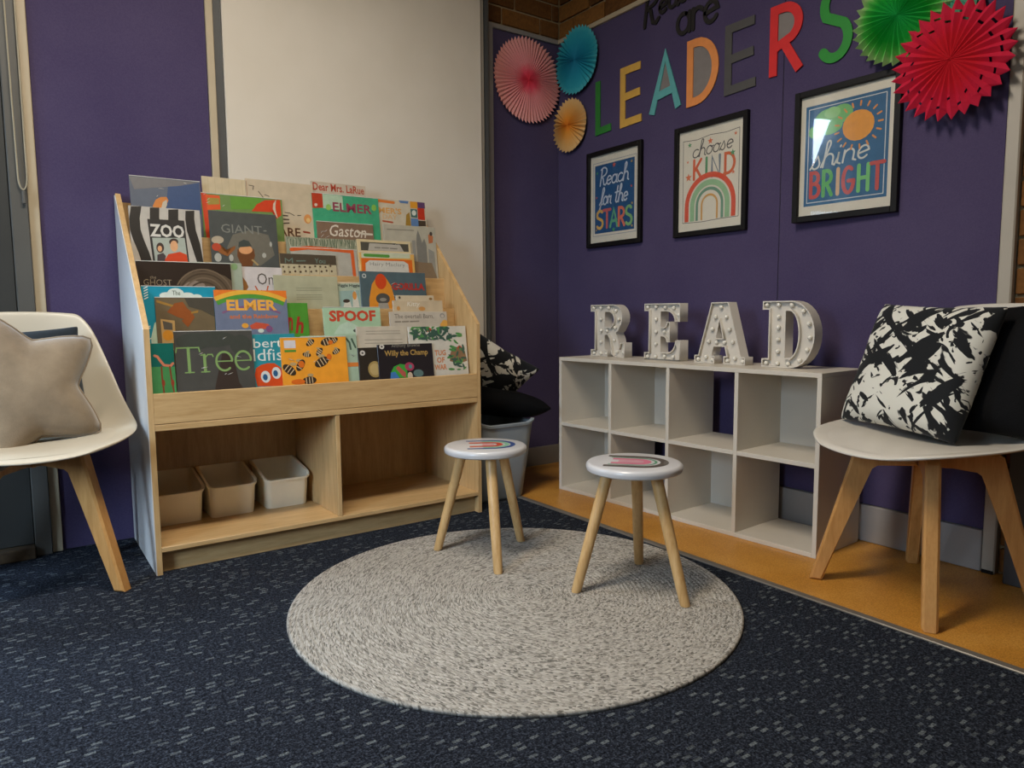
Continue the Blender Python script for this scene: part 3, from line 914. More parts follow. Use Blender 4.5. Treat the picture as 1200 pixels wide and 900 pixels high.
b.strokes('letter_e', '7f9c5c', 2.6, [(291, 424)] + [(282 + 9.5 * math.cos(math.radians(a)), 424 - 11 * math.sin(math.radians(a))) for a in range(10, 325, 15)])
b.edge(); b.wrinkles(3, 6)
b = Book('fish', 'blue book with white lettering over a round red head with two eyes', '2b8791')
b.text('bert', 'd5d8cf', 295, 329, 397.5, 408.5, 0.005)
b.text('ldfis', 'd5d8cf', 294, 328.5, 410, 424, 0.0)
b.patch('red_head', 'cf4a1c', [(296, 453), (294, 440), (296, 432), (302, 428), (310, 426), (318, 426), (325, 431), (327, 440), (327, 453)])
b.ell('eye_white', 'cfd0ca', (306.5, 442, 5.6, 7), (319.5, 437.5, 5.4, 7))
b.ell('pupil', '2e5a80', (306, 442.5, 2.8, 3.8), (318.5, 438, 2.8, 3.8))
b = Book('bees', 'bright orange book covered with striped bees in the front tier', 'e89a2e')
b.rect('label_patch', 'cfc9c8', 332, 399, 345, 408)
b.rect('green_word', '4c8a34', 332, 410, 345, 412.5)
rd = random.Random(5)
BS = 1.25
bb, bs, bo, bw = [], [], [], []
for cx, cy, r, t in ((362, 402, 4.5, .6), (382, 401, 6.5, .3), (357, 416, 4, -.2), (372, 413, 4.5, .9), (336, 433, 7, -.7), (349, 428, 6, 1.0), (374, 425, 7.5, .5), (392, 413, 4.2, .5), (358, 446, 6.5, .05), (390, 400, 4.5, .5)):
    r *= BS
    e = [(cx + r * math.cos(t) * math.cos(a) - .55 * r * math.sin(t) * math.sin(a), cy - r * math.sin(t) * math.cos(a) - .55 * r * math.cos(t) * math.sin(a)) for a in [2 * PI * k / 14 for k in range(14)]]
    bb.append(e)
    for k in (-.45, 0, .42):
        mx, my = cx + k * r * math.cos(t), cy - k * r * math.sin(t)
        bs.append([(mx - .4 * r * math.sin(t), my - .4 * r * math.cos(t)), (mx + .4 * r * math.sin(t), my + .4 * r * math.cos(t))])
    bw.append([(cx + .2 * r - .5 * r * math.sin(t) + .45 * r * math.cos(a), cy - .75 * r + .22 * r * math.sin(a)) for a in [2 * PI * k / 10 for k in range(10)]])
for w_, b_ in zip(bw, bb):
    b.patch('bee_wing', 'b59a6a', w_)
    b.patch('bee_body', '3b2f22', b_)
for q_ in bs: b.strokes('bee_stripe', 'cfb48a', 1.0, q_)
b.ell('orange_blossom', 'd4691f', (350, 427, 3.5, 4), (383, 419, 3, 3.5), (386, 402, 3, 2.5), (345, 447, 8, 3))
b.edge(); b.wrinkles(9, 4)
b = Book('leafy', 'pale sea-green book mostly hidden behind the bee book', '9fb39a')
b.strokes('dark_sprig', '46594a', 2.2, [(405, 397), (409, 402), (410, 410)], [(412, 398), (416, 408)])
b.rect('orange_band', 'd07b38', 352, 426, 418, 431)
b.wrinkles(12, 3, (0.75 * b.w, 0.95 * b.w, 0.3 * b.h, 0.95 * b.h))
b = Book('page', 'plain pale grey book with thin lines of print behind the black badge book', 'bfb4a0')
b.strokes('printed_lines', '968c7c', 0.6, *[[(428, y), (468, y - 1)] for y in (389, 392)], *[[(426, y), (470, y - 1)] for y in (399, 403)])
b = Book('badge', 'black book with a gold disc low on its cover', '2c2620')
b.ell('white_badge', 'c9c3b8', (424, 414, 3, 3)); b.ell('badge_mark', '4a4640', (424, 414, 1.2, 1.2))
b.ell('gold_disc', 'a38a52', (437, 433, 8, 9.5)); b.ell('disc_face', 'b8a06a', (437, 433, 6, 7))
b = Book('willy', 'black book with gold two-line title and a many-coloured round picture', '1e1a20')
b.ell('white_badge', 'c9c3b8', (447, 407, 2.8, 2.8)); b.ell('badge_mark', '4a4640', (447, 407, 1.1, 1.1))
b.text('Anthony Browne', '8a8478', 458, 491, 403.5, 409, 0.0)
b.text('Willy the Champ', 'b08d4c', 449.5, 500, 411.5, 420, 0.02)
b.patch('green_arc', '3c9a3a', [(455, 443), (455, 437), (459, 430), (466, 427), (474, 428), (474, 443)])
b.patch('blue_arc', '3f78b4', [(454, 444), (455, 437), (460, 436), (465, 444)])
b.patch('red_arc', 'b4574c', [(461, 432), (464, 429), (472, 437), (472, 443), (468, 441)])
b.ell('pink_hat', 'a83b58', (477, 430, 5.5, 5)); b.ell('teal_spot', '4a8a86', (478, 430, 2, 2.5))
b.ell('pale_figure', 'cbb49a', (477, 441, 3, 4.5)); b.ell('grey_tail', '5d7672', (487, 438, 6, 4.5))
b = Book('tug', 'white book with green leaf pattern and orange three-line title at the right end', 'cbc5b6')
rd = random.Random(21)
L1, L2 = [], []
for i in range(120):
    x = rd.uniform(482, 544); y = rd.uniform(383, 398) if x < 524 else rd.uniform(383, 436)
    a = rd.uniform(0, PI); r = rd.uniform(2.6, 4.8)
    lf = [(x + r * math.cos(a) * math.cos(t) - .35 * r * math.sin(a) * math.sin(t), y + r * math.sin(a) * math.cos(t) + .35 * r * math.cos(a) * math.sin(t)) for t in [2 * PI * k / 8 for k in range(8)]]
    (L1 if i % 3 else L2).append(lf)
b.patch('dark_leaves', '3c5a4c', *L1); b.patch('bright_leaves', '4f8a4a', *L2)
b.patch('brown_animal', '8a6a4c', [(523, 424), (524, 416), (527, 409), (534, 407), (542, 412), (544, 424), (534, 427)])
b.ell('red_flower', 'b04c28', (501, 387, 3.5, 2.5), (536, 408, 2.5, 2.5))
for i, (t, a0, a1) in enumerate((('TUG', 506, 519), ('OF', 508, 517), ('WAR', 505, 519))):
    b.text(t, 'c9753c', a0, a1, 411 + 8.4 * i, 417.4 + 8.4 * i, 0.02)
# ---- second tier
b = Book('sky', 'teal book with white clouds and white corner stripes, left in the second tier', '1b8aa0')
b.ell('white_cloud', 'c8d0c4', (204, 345, 10, 7), (193, 347, 8, 4), (218, 347, 8, 4), (229, 348, 6, 3))
b.text('The', '55604e', 200, 209.5, 341, 346.5, 0.01)
b.strokes('corner_stripes', 'd8ded6', 1.1, *[[(168, y), (172, y - 2)] for y in (339, 342, 345, 348, 351, 384, 386, 398)])
b.patch('white_hill', 'b5c9b0', [(172, 420), (172, 395), (177, 379), (180, 376), (182, 420)])
b.edge()
b = Book('brown', 'muddy brown book with a rust coloured figure and a small window picture', '6c5c42')
b.patch('dark_corner', '4a4438', [(215, 349), (252, 349), (252, 372), (235, 364), (220, 360)])
b.patch('rust_figure', '8f4c20', [(194, 366), (203, 356), (213, 354), (218, 362), (225, 368), (218, 376), (206, 372)], [(210, 376), (224, 369), (226, 372), (217, 384)])
b.patch('rust_limb', '9c7434', [(183, 352), (202, 358), (200, 360), (183, 355)], [(222, 366), (231, 364), (230, 367), (222, 368)])
b.patch('lit_window', 'c09a60', [(186, 374), (202, 376), (202, 402), (186, 402)])
b.patch('window_dark', '5c564c', [(188, 376), (199, 379), (199, 387), (189, 386)])
b.ell('orange_glow', 'd48f2c', (193, 393, 6, 6))
b.edge()
b = Book('elmer', 'blue-grey book with a rainbow arch across the top and orange title', '6c7488')
def band(r0, r1, cx=292, cy=440): return [(cx + r1 * math.cos(math.radians(a)), cy - r1 * math.sin(math.radians(a))) for a in range(112, 66, -4)] + [(cx + r0 * math.cos(math.radians(a)), cy - r0 * math.sin(math.radians(a))) for a in range(68, 114, 4)]
def arcband(bk, name, col, cx, cy, r0, r1, a0, a1, n=16):
    y = bk.Y(); mb = MB()
    A = [(cx + r1 * math.cos(math.radians(a0 + (a1 - a0) * i / n)), cy - r1 * math.sin(math.radians(a0 + (a1 - a0) * i / n))) for i in range(n + 1)]
    B = [(cx + r0 * math.cos(math.radians(a0 + (a1 - a0) * i / n)), cy - r0 * math.sin(math.radians(a0 + (a1 - a0) * i / n))) for i in range(n + 1)]
    A = bk.P(A); B = bk.P(B)
    for i in range(n):
        mb.bm.faces.new([mb.bm.verts.new((p[0], y, p[1])) for p in (A[i], A[i + 1], B[i + 1], B[i])])
    return obj(name, mb, print_mat(col), bk.o)
b.patch('orange_sky', 'dc7428', [(250, 341), (335, 340), (335, 350), (250, 352)])
arcband(b, 'yellow_band', 'e0a83c', 292, 440, 94, 100, 115, 65)
b.patch('blue_sky', '6c7488', *[[(292, 440)] + [(292 + 94 * math.cos(math.radians(a)), 440 - 94 * math.sin(math.radians(a))) for a in range(64, 118, 6)]])
arcband(b, 'green_band', '4f8f38', 292, 440, 90, 95, 115, 65)
arcband(b, 'violet_band', '7d5876', 292, 440, 79, 81.5, 115, 65)
b.text('ELMER', 'e3a344', 263.5, 322, 352, 364.5, 0.035)
b.text('and the Rainbow', 'c26a3c', 266, 323, 369, 374, 0.03)
b.patch('coloured_back', 'c05038', [(288, 382), (296, 378), (310, 380), (316, 386), (290, 386)])
b.ell('orange_cap', 'dd9a38', (283, 382, 4, 3)); b.ell('plum_patch', '7d4f74', (311, 386, 4, 4)); b.ell('pale_patch', 'c9cfc0', (301, 388, 3.5, 2.5))
b = Book('greenh', 'grass green book with a slanted red letter behind the rainbow book', '4c8a2e')
b.text('h', '9c2f22', 343, 353.5, 371, 391, 0.03, 0.25)
b.text('n', '9c2f22', 334, 341, 372, 388, 0.03, 0.25)
b = Book('spoof', 'mint green book with bold red capital title and shiny creased wrapper', 'a3bf9c')
b.text('SPOOF', 'c2452c', 384.5, 439, 364.5, 377.5, 0.04)
b.patch('pale_picture', 'b4c8b0', [(388, 392), (396, 381), (406, 377), (416, 382), (420, 392)])
b.ell('dark_detail', '4c5048', (414, 388, 3, 2))
b.edge(); b.sheet(31, 0.4, 0.98, 0.35, 0.98, 12, 9)
b = Book('kittyb', 'cream book at the back of the second tier, its top edge highest', 'c3b294')
b.ell('dark_dot', '4a4030', (468, 349.5, 1.2, 1.5)); b.ell('brown_dots', '8a6a3c', (504, 350, 2, 1.5), (511, 348, 1.2, 1.2))
b = Book('kitty', 'cream book with white and tan lettering above the grey title book', 'c0ad8e')
b.text('Kitty', 'd8d0bc', 476, 491, 354, 361, 0.01, 0.2)
b.ell('tan_flower', 'c08a4c', (466, 362, 2, 2.5), (493, 362, 4, 2.5))
b = Book('barn', 'pale grey book with grey two-line title and a yellow corner blossom', 'bdb2a0')
b.text('The overtell Barn,', '6e665c', 461.5, 507, 368.5, 374.5, 0.0)
b.strokes('subtitle_lettering', '8a8070', 1.4, [(462, 377.5), (468, 377.3)], [(470, 377.3), (477, 377)], [(479, 377), (489, 376.7)])
b.ell('grey_ring', '8d8a86', (517.5, 370, 3, 3)); b.ell('ring_centre', 'bdb2a0', (517.5, 370.5, 1.9, 1.9)); b.ell('yellow_blossom', 'd9a04a', (520, 379, 4, 4), (517, 381, 3, 3))
# ---- third tier
b = Book('ghost', 'dark brown book with a fur-like swirl and faint pale title', '2e2219')
b.patch('fur_swirl', '5a4a38', [(205, 340), (208, 330), (216, 322), (228, 318), (245, 318), (262, 324), (270, 330), (270, 395), (205, 395)])
b.patch('fur_light', '857464', [(209, 336), (216, 331), (225, 329), (236, 333), (240, 345), (209, 345)])
for i in range(4): arcband(b, 'fur_strand', '6e5c48' if i % 2 else '463829', 235, 352, 20 + 5 * i, 21.8 + 5 * i, 150, 20)
b.text('the', '8d7d66', 173, 180, 323, 326.5, 0.0)
b.text('GHOST', '8d7d66', 165.5, 197.5, 327, 334, -0.005)
b.edge()
b = Book('pale', 'pale grey-green book showing only its right strip beside the brown one', '9aa18c')
b.ell('green_smudge', '7f9a68', (274, 313, 4, 4))
b = Book('on', 'white book with a dark hand-lettered word and red strokes', 'c3bab4')
b.text('On', '4f453c', 300, 319, 320.5, 334, -0.005)
b.strokes('red_letters', 'b5552c', 1.6, [(297, 336), (300, 342)], [(304, 341), (305, 346)], [(312, 336), (310, 342)])
b.patch('brown_feather', '8a5c2c', [(283, 325), (287, 331), (289, 337), (286, 341), (283, 341)])
b = Book('beige', 'large plain sage-beige book with faint print above the green one', 'a7a486')
b.strokes('faint_print', '8a896e', 0.8, *[[(345, y), (375, y)] for y in (338, 340.5, 346, 348.5, 351)])
b = Book('higgle', 'small pale green book with dark curly title and a white bird', 'a5b09a')
b.rect('cream_band', 'c8b898', 388, 330, 430, 332.5)
b.text('Higgle Higgle', '3d4440', 394.5, 421, 332.5, 337, 0.02)
b.rect('picture_panel', '8fa69c', 396, 341, 420, 362)
b.patch('white_bird', 'c9c4b4', [(399, 362), (402, 354), (408, 353), (410, 362)], [(411, 362), (412, 348), (415, 340), (418, 352), (419, 362)])
b.ell('brown_hair', '3f342c', (404, 353, 4, 2.2)); b.ell('orange_wing', 'c98a44', (414, 347, 2.4, 5))
b = Book('gorilla', 'slate blue book with an orange pointed arch and red capital title', '4b5c60')
b.patch('orange_arch', 'd2862a', [(429, 372), (430, 350), (434, 333), (440, 325), (445, 322.5), (450, 325), (456, 335), (459, 350), (459, 372)])
b.ell('red_glow', 'c4431c', (444.5, 330, 6.5, 9)); b.ell('dark_face', '4c4a44', (445.5, 350, 8, 6.5)); b.patch('pale_shirt', '9a9486', [(438, 372), (440, 355), (451, 355), (453, 372)])
b.ell('face_light', '8a857a', (445.5, 351, 4, 2))
b.text('GORILLA', 'a5332c', 457, 496, 331.5, 340, 0.045)
b.ell('white_badge', 'b4b8b2', (426, 323.5, 2.4, 2.6)); b.ell('badge_mark', '4b5c60', (426, 323.5, 1.3, 1.5))
b.wrinkles(44, 4, (0.4 * b.w, 0.75 * b.w, 0.6 * b.h, 0.97 * b.h))
# ---- fourth tier
b = Book('zoo', 'black and white wavy striped book with a framed family picture', 'b5aea2')
def stripe(pts, wd): return [(x - wd / 2, y) for x, y in pts] + [(x + wd / 2, y) for x, y in pts[::-1]]
def sband(bk, name, col, *sts):
    y = bk.Y(); mb = MB()
    for pts, wd in sts:
        A = bk.P([(p[0] - wd / 2, p[1]) for p in pts]); B = bk.P([(p[0] + wd / 2, p[1]) for p in pts])
        for i in range(len(pts) - 1):
            mb.bm.faces.new([mb.bm.verts.new((p[0], y, p[1])) for p in (A[i], B[i], B[i + 1], A[i + 1])])
    return obj(name, mb, print_mat(col), bk.o)
for st_ in (([(159, 241), (156, 255), (156, 268), (159, 280), (164, 295), (168, 312)], 12), ([(180, 243), (179, 256), (181, 262)], 11), ([(202, 246), (201, 258), (204, 266)], 12), ([(222, 248), (221, 258), (222, 272), (226, 288), (232, 312)], 11)):
    sband(b, 'black_stripe', '2a251f', st_)
b.patch('frame_panel', '2e2a26', [(170.5, 256), (214, 259.5), (216.5, 312), (174, 312)])
b.patch('sky_panel', 'a3aa9c', [(174.5, 278), (213, 280), (215, 312), (176.5, 312)])
b.text('ZOO', 'cbc6ba', 172.5, 213, 261.5, 276.5, 0.03)
b.patch('red_clothes', 'c8431e', [(186, 306), (192, 298), (206, 296), (214, 300), (215, 312), (184, 312)])
b.ell('brown_hair', '43322a', (183, 290, 4.5, 6), (199.5, 284, 5.5, 4)); b.patch('dark_coat', '453a3a', [(178, 312), (179, 298), (186, 296), (189, 300), (185, 312)])
b.ell('face', 'd6a072', (182.5, 291, 2.6, 3.4), (199.5, 289, 4.6, 6.5))
b = Book('giant', 'dark grey book with faint capital title and a bearded man in a cap', '4a4c48')
b.patch('misty_light', '6a6558', [(262, 290), (270, 275), (290, 270), (312, 276), (318, 300), (300, 312), (270, 312)])
b.text('GIANT', '7a7a70', 257, 304.5, 262.5, 272.5, 0.0)
b.strokes('dash', '7a7a70', 1.6, [(307, 271), (309.5, 271)])
b.patch('beard', '6a4020', [(274, 292), (293, 292), (294, 300), (290, 312), (278, 312), (273, 300)])
b.ell('face', 'cf9462', (283.5, 293, 8, 5)); b.patch('cap', '3e443e', [(275, 290), (276, 284), (282, 281), (288, 283), (291, 289)])
b.patch('raised_arms', '8a5428', [(248, 291), (254, 286), (257, 292), (262, 297), (268, 290), (272, 288), (271, 292), (262, 300), (255, 297)])
b.ell('pale_moon', 'ab9c84', (252, 281, 7, 4.5)); b.ell('red_cap', 'b0432a', (250, 289, 5, 4.5)); b.ell('white_dots', 'a8a69a', (251, 301, 4, 5), (266, 302, 2.5, 4), (305, 300, 2.5, 3), (314, 287, 1.5, 3))
b.patch('coat_strap', 'a38a5c', [(291, 304), (298, 311), (296, 312), (289, 305)])
b = Book('you', 'book with dark title band over two rows of small dots', 'b6aa8a')
b.patch('dark_band', '4c4234', [(327, 296), (393, 300), (393, 311.5), (327, 309)])
b.text('You', '66786c', 367, 380, 303, 309, 0.01)
b.strokes('grey_letters', '66786c', 1.2, [(333, 308), (333, 303), (337, 306), (341, 303), (341, 308)], [(346, 306), (356, 306)])
b.ell('small_dots', '5a4a38', *[(330 + 6.2 * i, 312.5 + (i % 3) * 0.5, 1.2, 1.2) for i in range(10)], *[(331 + 6.2 * i, 318 + (i % 2) * 0.7, 1.2, 1.3) for i in range(10)])
b.strokes('thin_lines', '9a8c6c', 0.5, *[[(336 + 12 * i, 310), (336 + 12 * i, 322)] for i in range(5)])
b = Book('orange', 'grey book with an orange border and shiny crumpled wrapper', 'a9a496')
b.strokes('orange_border', 'cc5a26', 4.0, [(341, 293), (360, 289.5), (380, 292), (412, 295), (413, 330)])
b.sheet(55, 0.6, 0.99, 0.3, 0.98); b.sheet(56, 0.05, 0.6, 0.8, 0.98)
b.edge()
b = Book('crinkle', 'grey-green leafy patterned book behind the orange bordered one', '8a8c74')
rd = random.Random(8)
b.strokes('leaf_streaks', '5c6a52', 1.0, *[[(x, 279 + rd.uniform(0, 3)), (x + rd.uniform(-2, 3), 286 + rd.uniform(0, 6))] for x in range(337, 420, 3)])
b.strokes('light_streaks', 'b3ae96', 0.9, *[[(x, 280 + rd.uniform(0, 3)), (x + rd.uniform(-1, 4), 287 + rd.uniform(0, 5))] for x in range(338, 420, 7)])
b.sheet(58, 0.3, 0.99, 0.75, 0.99, 14, 5)
b = Book('hairyb', 'cream framed book with a dark title band, second from the castle book', 'c9b68c')
b.patch('dark_band', '4c4a40', [(422, 284), (478, 286), (478, 295), (422, 294)])
b.patch('grey_ribbon', 'a9a294', [(432, 285.5), (468, 287), (472, 295), (430, 294)])
b.strokes('ribbon_lettering', '7a7468', 1.2, [(438, 290.5), (444, 290.7)], [(446, 290.8), (454, 291)], [(456, 291.2), (464, 291.6)])
b.wrinkles(61, 4, (0.5 * b.w, 0.95 * b.w, 0.9 * b.h, 0.99 * b.h))
b = Book('hairy', 'orange bordered book with green words above a white title panel', 'd3a458')
b.rect('pale_strip', 'bcc0a2', 423, 297, 480, 303)
b.strokes('green_words', '4f8a38', 3.2, [(427, 299.7), (454, 300.7)])
b.patch('orange_panel', 'd0641e', [(422.5, 303), (482, 305), (482, 330), (422.5, 330)])
b.patch('white_panel', 'c4bfb2', [(426, 330), (427, 309), (432, 305.5), (472, 306.5), (477, 310), (478, 330)])
b.text('Hairy Maclary', '7d7a74', 432, 473, 307.5, 313, -0.005)
b.edge()
b = Book('castle', 'grey book with a pencil drawn castle and a red figure at the right end', 'aaa390')
b.strokes('thin_title', '7d7668', 0.9, [(453, 269), (484, 270.5)])
b.patch('castle_tower', '77756c', [(486, 330), (486, 285), (487, 276), (489, 270), (491, 277), (493, 285), (496, 280), (498, 288), (498, 330)])
b.patch('castle_wall', '8a887e', [(481, 330), (481, 282), (485, 282), (485, 330)], [(499, 330), (500, 292), (507, 296), (508, 330)])
b.patch('brown_ground', '7d6a52', [(481, 330), (481, 306), (490, 308), (503, 309), (509, 330)])
b.patch('red_figure', 'b06a44', [(501, 286), (501, 276), (504, 274), (507, 278), (506, 285)])
b.ell('dark_head', '4a3f3a', (504.5, 274.5, 1.8, 2.4))
# ---- top tier
b = Book('fox', 'dark blue-grey book with a small orange animal, left end of the top tier', '5a606b')
b.patch('deep_blue_right', '34496e', [(196, 216), (234, 214), (234, 252), (190, 250), (194, 228)])
b.patch('grey_top', '6d6a68', [(151, 207), (236, 214), (210, 218), (156, 222)])
b.patch('orange_animal', 'c87a34', [(176, 241), (180, 234), (186, 231), (193, 231), (195, 235), (192, 240), (190, 246), (176, 246)])
b.patch('pale_muzzle', 'bdb09a', [(185, 246), (188, 237), (193, 234), (193, 240), (190, 246)])
b.edge(); b.wrinkles(71, 6)
b = Book('chart', 'cream book with a fine faint grid, left of the big cream book', 'c2b190')
b.strokes('faint_grid', 'b39f7e', 0.4, *[[(243 + 8 * i, 209 + .6 * i), (243 + 8 * i, 232)] for i in range(6)])
b = Book('where', 'large cream book with brown capital letters and a small orange disc', 'bfae92')
b.strokes('thin_branch', '4f443a', 0.9, [(291, 217), (296, 218), (295, 222)], [(301, 224), (306, 231)], [(308, 228), (313, 230)], [(330, 249), (336, 250), (341, 253)], [(345, 253), (349, 253)])
b.strokes('spine_line', '9c7a5a', 0.8, [(288, 212), (288, 232)])
b.text('ARE', '5c3c26', 320.5, 347, 265.5, 276, 0.02)
b.strokes('line_letter', '4c3c30', 1.6, [(328, 252.5), (333, 253)], [(328, 257), (334, 257.5)], [(328, 261.5), (334, 261.5)])
b.ell('orange_disc', 'cc8a4c', (357, 257.5, 4.6, 5.5)); b.ell('disc_centre', 'd9b270', (357.5, 259, 2.4, 2.8))
b.strokes('red_dash', '8f3a24', 2.2, [(351, 272.5), (358, 274)])
b = Book('redgreen', 'glossy red and green book with a red hooded shape at the right', '6b8448')
b.patch('red_spine', 'c8411a', [(235, 225), (241, 226), (244, 280), (238, 280)])
b.patch('red_corner', 'd0521f', [(240, 227), (256, 229), (256, 245), (241, 245)])
b.patch('olive_square', '9a8438', [(242, 231), (255, 232), (255, 239), (242, 239)])
b.patch('bright_green', '5f9030', [(268, 230), (305, 233), (300, 246), (268, 245)])
b.patch('red_hood', 'c63c16', [(292, 248), (299, 240), (309, 235.5), (328, 235.5), (328, 254), (322, 258), (319, 250)])
b.patch('white_edge', 'c9b49c', [(323, 235), (319, 240), (318, 246), (321, 254), (323.5, 258), (321.5, 248), (321.5, 241)])
b.edge(); b.wrinkles(77, 4, (0.02 * b.w, 0.3 * b.w, 0.75 * b.h, 0.98 * b.h))
b = Book('larue', 'cream topped book with red title at the back of the top tier', 'b9ab96')
b.text('Dear Mrs. LaRue', 'a8402a', 366, 426, 213.5, 222.5, 0.018)
b = Book('green', 'emerald green book with dark red capital title and glossy wrapper', '3f9a70')
b.patch('pale_band', 'a9bfa2', [(377, 227.5), (400, 230), (400, 246), (377, 244)])
b.rect('red_square', 'b23a1e', 365, 225.5, 377, 243.5); b.ell('white_spot', 'c9b6a4', (369, 240, 1.8, 1.8))
b.text('ELMER', '8a3a4c', 388, 434, 237, 247.5, 0.022)
b.ell('leaf_spot', '7fae4a', (437, 244, 3, 4)); b.ell('leaf_spot', '8fb85a', (383, 243, 3, 3.5))
b.edge(); b.sheet(81, 0.02, 0.9, 0.7, 0.99, 14, 7)
b = Book('elmers', 'book with orange lettering on white and a column of bright squares', 'c0b49c')
b.strokes('orange_streak', 'cf7434', 3.0, [(443, 235), (460, 237.5)])
b.text("ELMER'S", 'cf9a58', 431, 468.5, 241, 248, 0.03)
b.text('DAY', 'c9a47a', 446, 463, 250.5, 256, 0.02)
b.strokes('red_line', 'b0563c', 1.8, [(446, 258.5), (457, 260.5)])
b.patch('red_square', 'b8341e', [(488, 244), (496.5, 245), (496.5, 259), (488, 258)])
b.patch('plum_square', '5c3f62', [(488.5, 237), (497.5, 238), (497.5, 245), (488.5, 244)]); b.patch('amber_square', 'd0902c', [(479.5, 235), (488.5, 236.5), (488.5, 245), (479.5, 244)])
b.patch('blue_square', '5a78a0', [(479, 256), (488, 257), (488, 266), (479, 266)], [(466, 235), (478, 236), (477, 239), (468, 238)]); b.patch('ochre_column', '9c7830', [(474, 252), (478, 249), (479, 266), (472, 266)]); b.patch('dark_square', '45382c', [(488, 259), (497, 260), (497, 266), (488, 266)])
b.patch('teal_square', '4a6a66', [(479.5, 245), (487.5, 246), (487.5, 256), (479.5, 255)]); b.ell('white_ring', 'c9cabc', (483.5, 250, 2.6, 3.2))
b = Book('gaston', 'brown book with flowing white title low at the front of the top tier', '7d6450')
b.text('Gaston', 'cfc3b0', 385, 428, 263.5, 277, 0.005, 0.25)
b.strokes('white_tail', 'c9bda8', 2.2, [(418, 272), (425, 274), (435, 274.5)])
b.edge(); b.wrinkles(85, 6, (0.02 * b.w, 0.2 * b.w, 0.4 * b.h, 0.95 * b.h))

# ================================================================== CUBE SHELF AND MARQUEE LETTERS
SH = math.radians(-86.7)
SL, SHH, SD = 1.262, 0.62, 0.292
shelf = empty('cube_shelf', (2.076, 2.556, 0.0012), SH, 'long low white shelf of eight cubes standing on the ochre vinyl', 'shelf')
PW = 0.016
def C(name, b, bev=0.001):
    return obj(name, MB().box(*b, bev=bev), WHITE_PANEL, shelf)
C('top_board', (0, SL, 0, SD, SHH - PW, SHH))
C('bottom_board', (PW, SL - PW, 0.0, SD, 0.0, PW))
C('side_panel', (0, PW, 0, SD, 0.0, SHH - PW))
C('side_panel', (SL - PW, SL, 0, SD, 0.0, SHH - PW))
dv = [0.3115 * i + PW / 2 for i in range(5)]
for i in (1, 2, 3): C('divider', (dv[i] - PW / 2, dv[i] + PW / 2, 0.001, SD, PW, SHH - PW))
zc = 0.303
for i in range(4): C('middle_board', (dv[i] + PW / 2, dv[i + 1] - PW / 2, 0.0015, SD, zc, zc + PW))
for i, up in ((0, 1), (1, 1), (3, 1), (0, 0), (2, 0)):
    z0, z1 = (zc + PW, SHH - PW) if up else (PW, zc)
    C('back_panel', (dv[i] + PW / 2, dv[i + 1] - PW / 2, SD - 0.006, SD - 0.002, z0, z1), 0)

MARQ = M('white_painted_metal', 'd0c8ba', 0.42, 0.03, 15)
BULB = M('frosted_bulb', 'e2dccd', 0.25, 0.02, 20, coat=0.4)
def A_(*a): return arc(*a)
ML = {
 'R': ([[(0, 0), (.50, 0), (.50, .13), (.42, .13), (.42, .42), (.50, .42), (.56, .34), (.60, .16)] + A_(.74, .12, .14, .12, 180, 270, 6) + [(.98, .0), (.98, .28), (.86, .28), (.84, .18), (.80, .36), (.74, .46), (.80, .50)] + A_(.66, .75, .26, .25, -40, 90, 10) + [(0, 1), (0, .87), (.12, .87), (.12, .13), (0, .13)],
        [(.42, .57), (.54, .57)] + A_(.54, .715, .14, .145, -90, 90, 8) + [(.42, .86)]],
       [(.06, .94), (.27, .94), (.5, .94), (.7, .88), (.78, .72), (.68, .56), (.45, .5), (.27, .72), (.27, .5), (.27, .28), (.07, .06), (.27, .06), (.44, .06), (.66, .32), (.74, .1), (.92, .1)], .218),
 'E': ([[(0, 0), (.95, 0), (.95, .36), (.82, .36)] + A_(.62, .36, .2, .22, 0, -90, 6) + [(.44, .14), (.44, .42), (.52, .42)] + [(.58, .38), (.60, .32), (.68, .32), (.68, .68), (.60, .68), (.58, .62), (.52, .58), (.44, .58), (.44, .86), (.60, .86)] + A_(.60, .68, .2, .18, 90, 0, 6) + [(.93, .68), (.93, 1), (0, 1), (0, .87), (.12, .87), (.12, .13), (0, .13)]],
       [(.06, .94), (.28, .94), (.52, .93), (.74, .92), (.87, .8), (.28, .72), (.28, .5), (.5, .5), (.64, .5), (.28, .28), (.07, .06), (.28, .06), (.52, .07), (.74, .07), (.88, .2)], .198),
 'A': ([[(0, 0), (.42, 0), (.42, .13), (.36, .13), (.40, .28), (.62, .28), (.66, .13), (.60, .13), (.60, 0), (1.02, 0), (1.02, .13), (.94, .13), (.68, 1), (.34, 1), (.08, .13), (0, .13)],
        [(.44, .42), (.58, .42), (.51, .70)]],
       [(.51, .92), (.40, .76), (.62, .76), (.34, .56), (.68, .56), (.27, .36), (.75, .36), (.43, .35), (.59, .35), (.06, .06), (.22, .1), (.36, .06), (.66, .06), (.8, .1), (.96, .06)], .236),
 'D': ([[(0, 0), (.5, 0)] + A_(.5, .5, .42, .5, -90, 90, 16) + [(0, 1), (0, .87), (.12, .87), (.12, .13), (0, .13)],
        [(.42, .15), (.48, .15)] + A_(.48, .5, .17, .35, -90, 90, 12) + [(.42, .85)]],
       [(.06, .94), (.27, .94), (.5, .93), (.70, .84), (.80, .66), (.82, .46), (.78, .28), (.66, .12), (.46, .06), (.27, .06), (.07, .06), (.27, .76), (.27, .6), (.27, .42), (.27, .24)], .205),
}
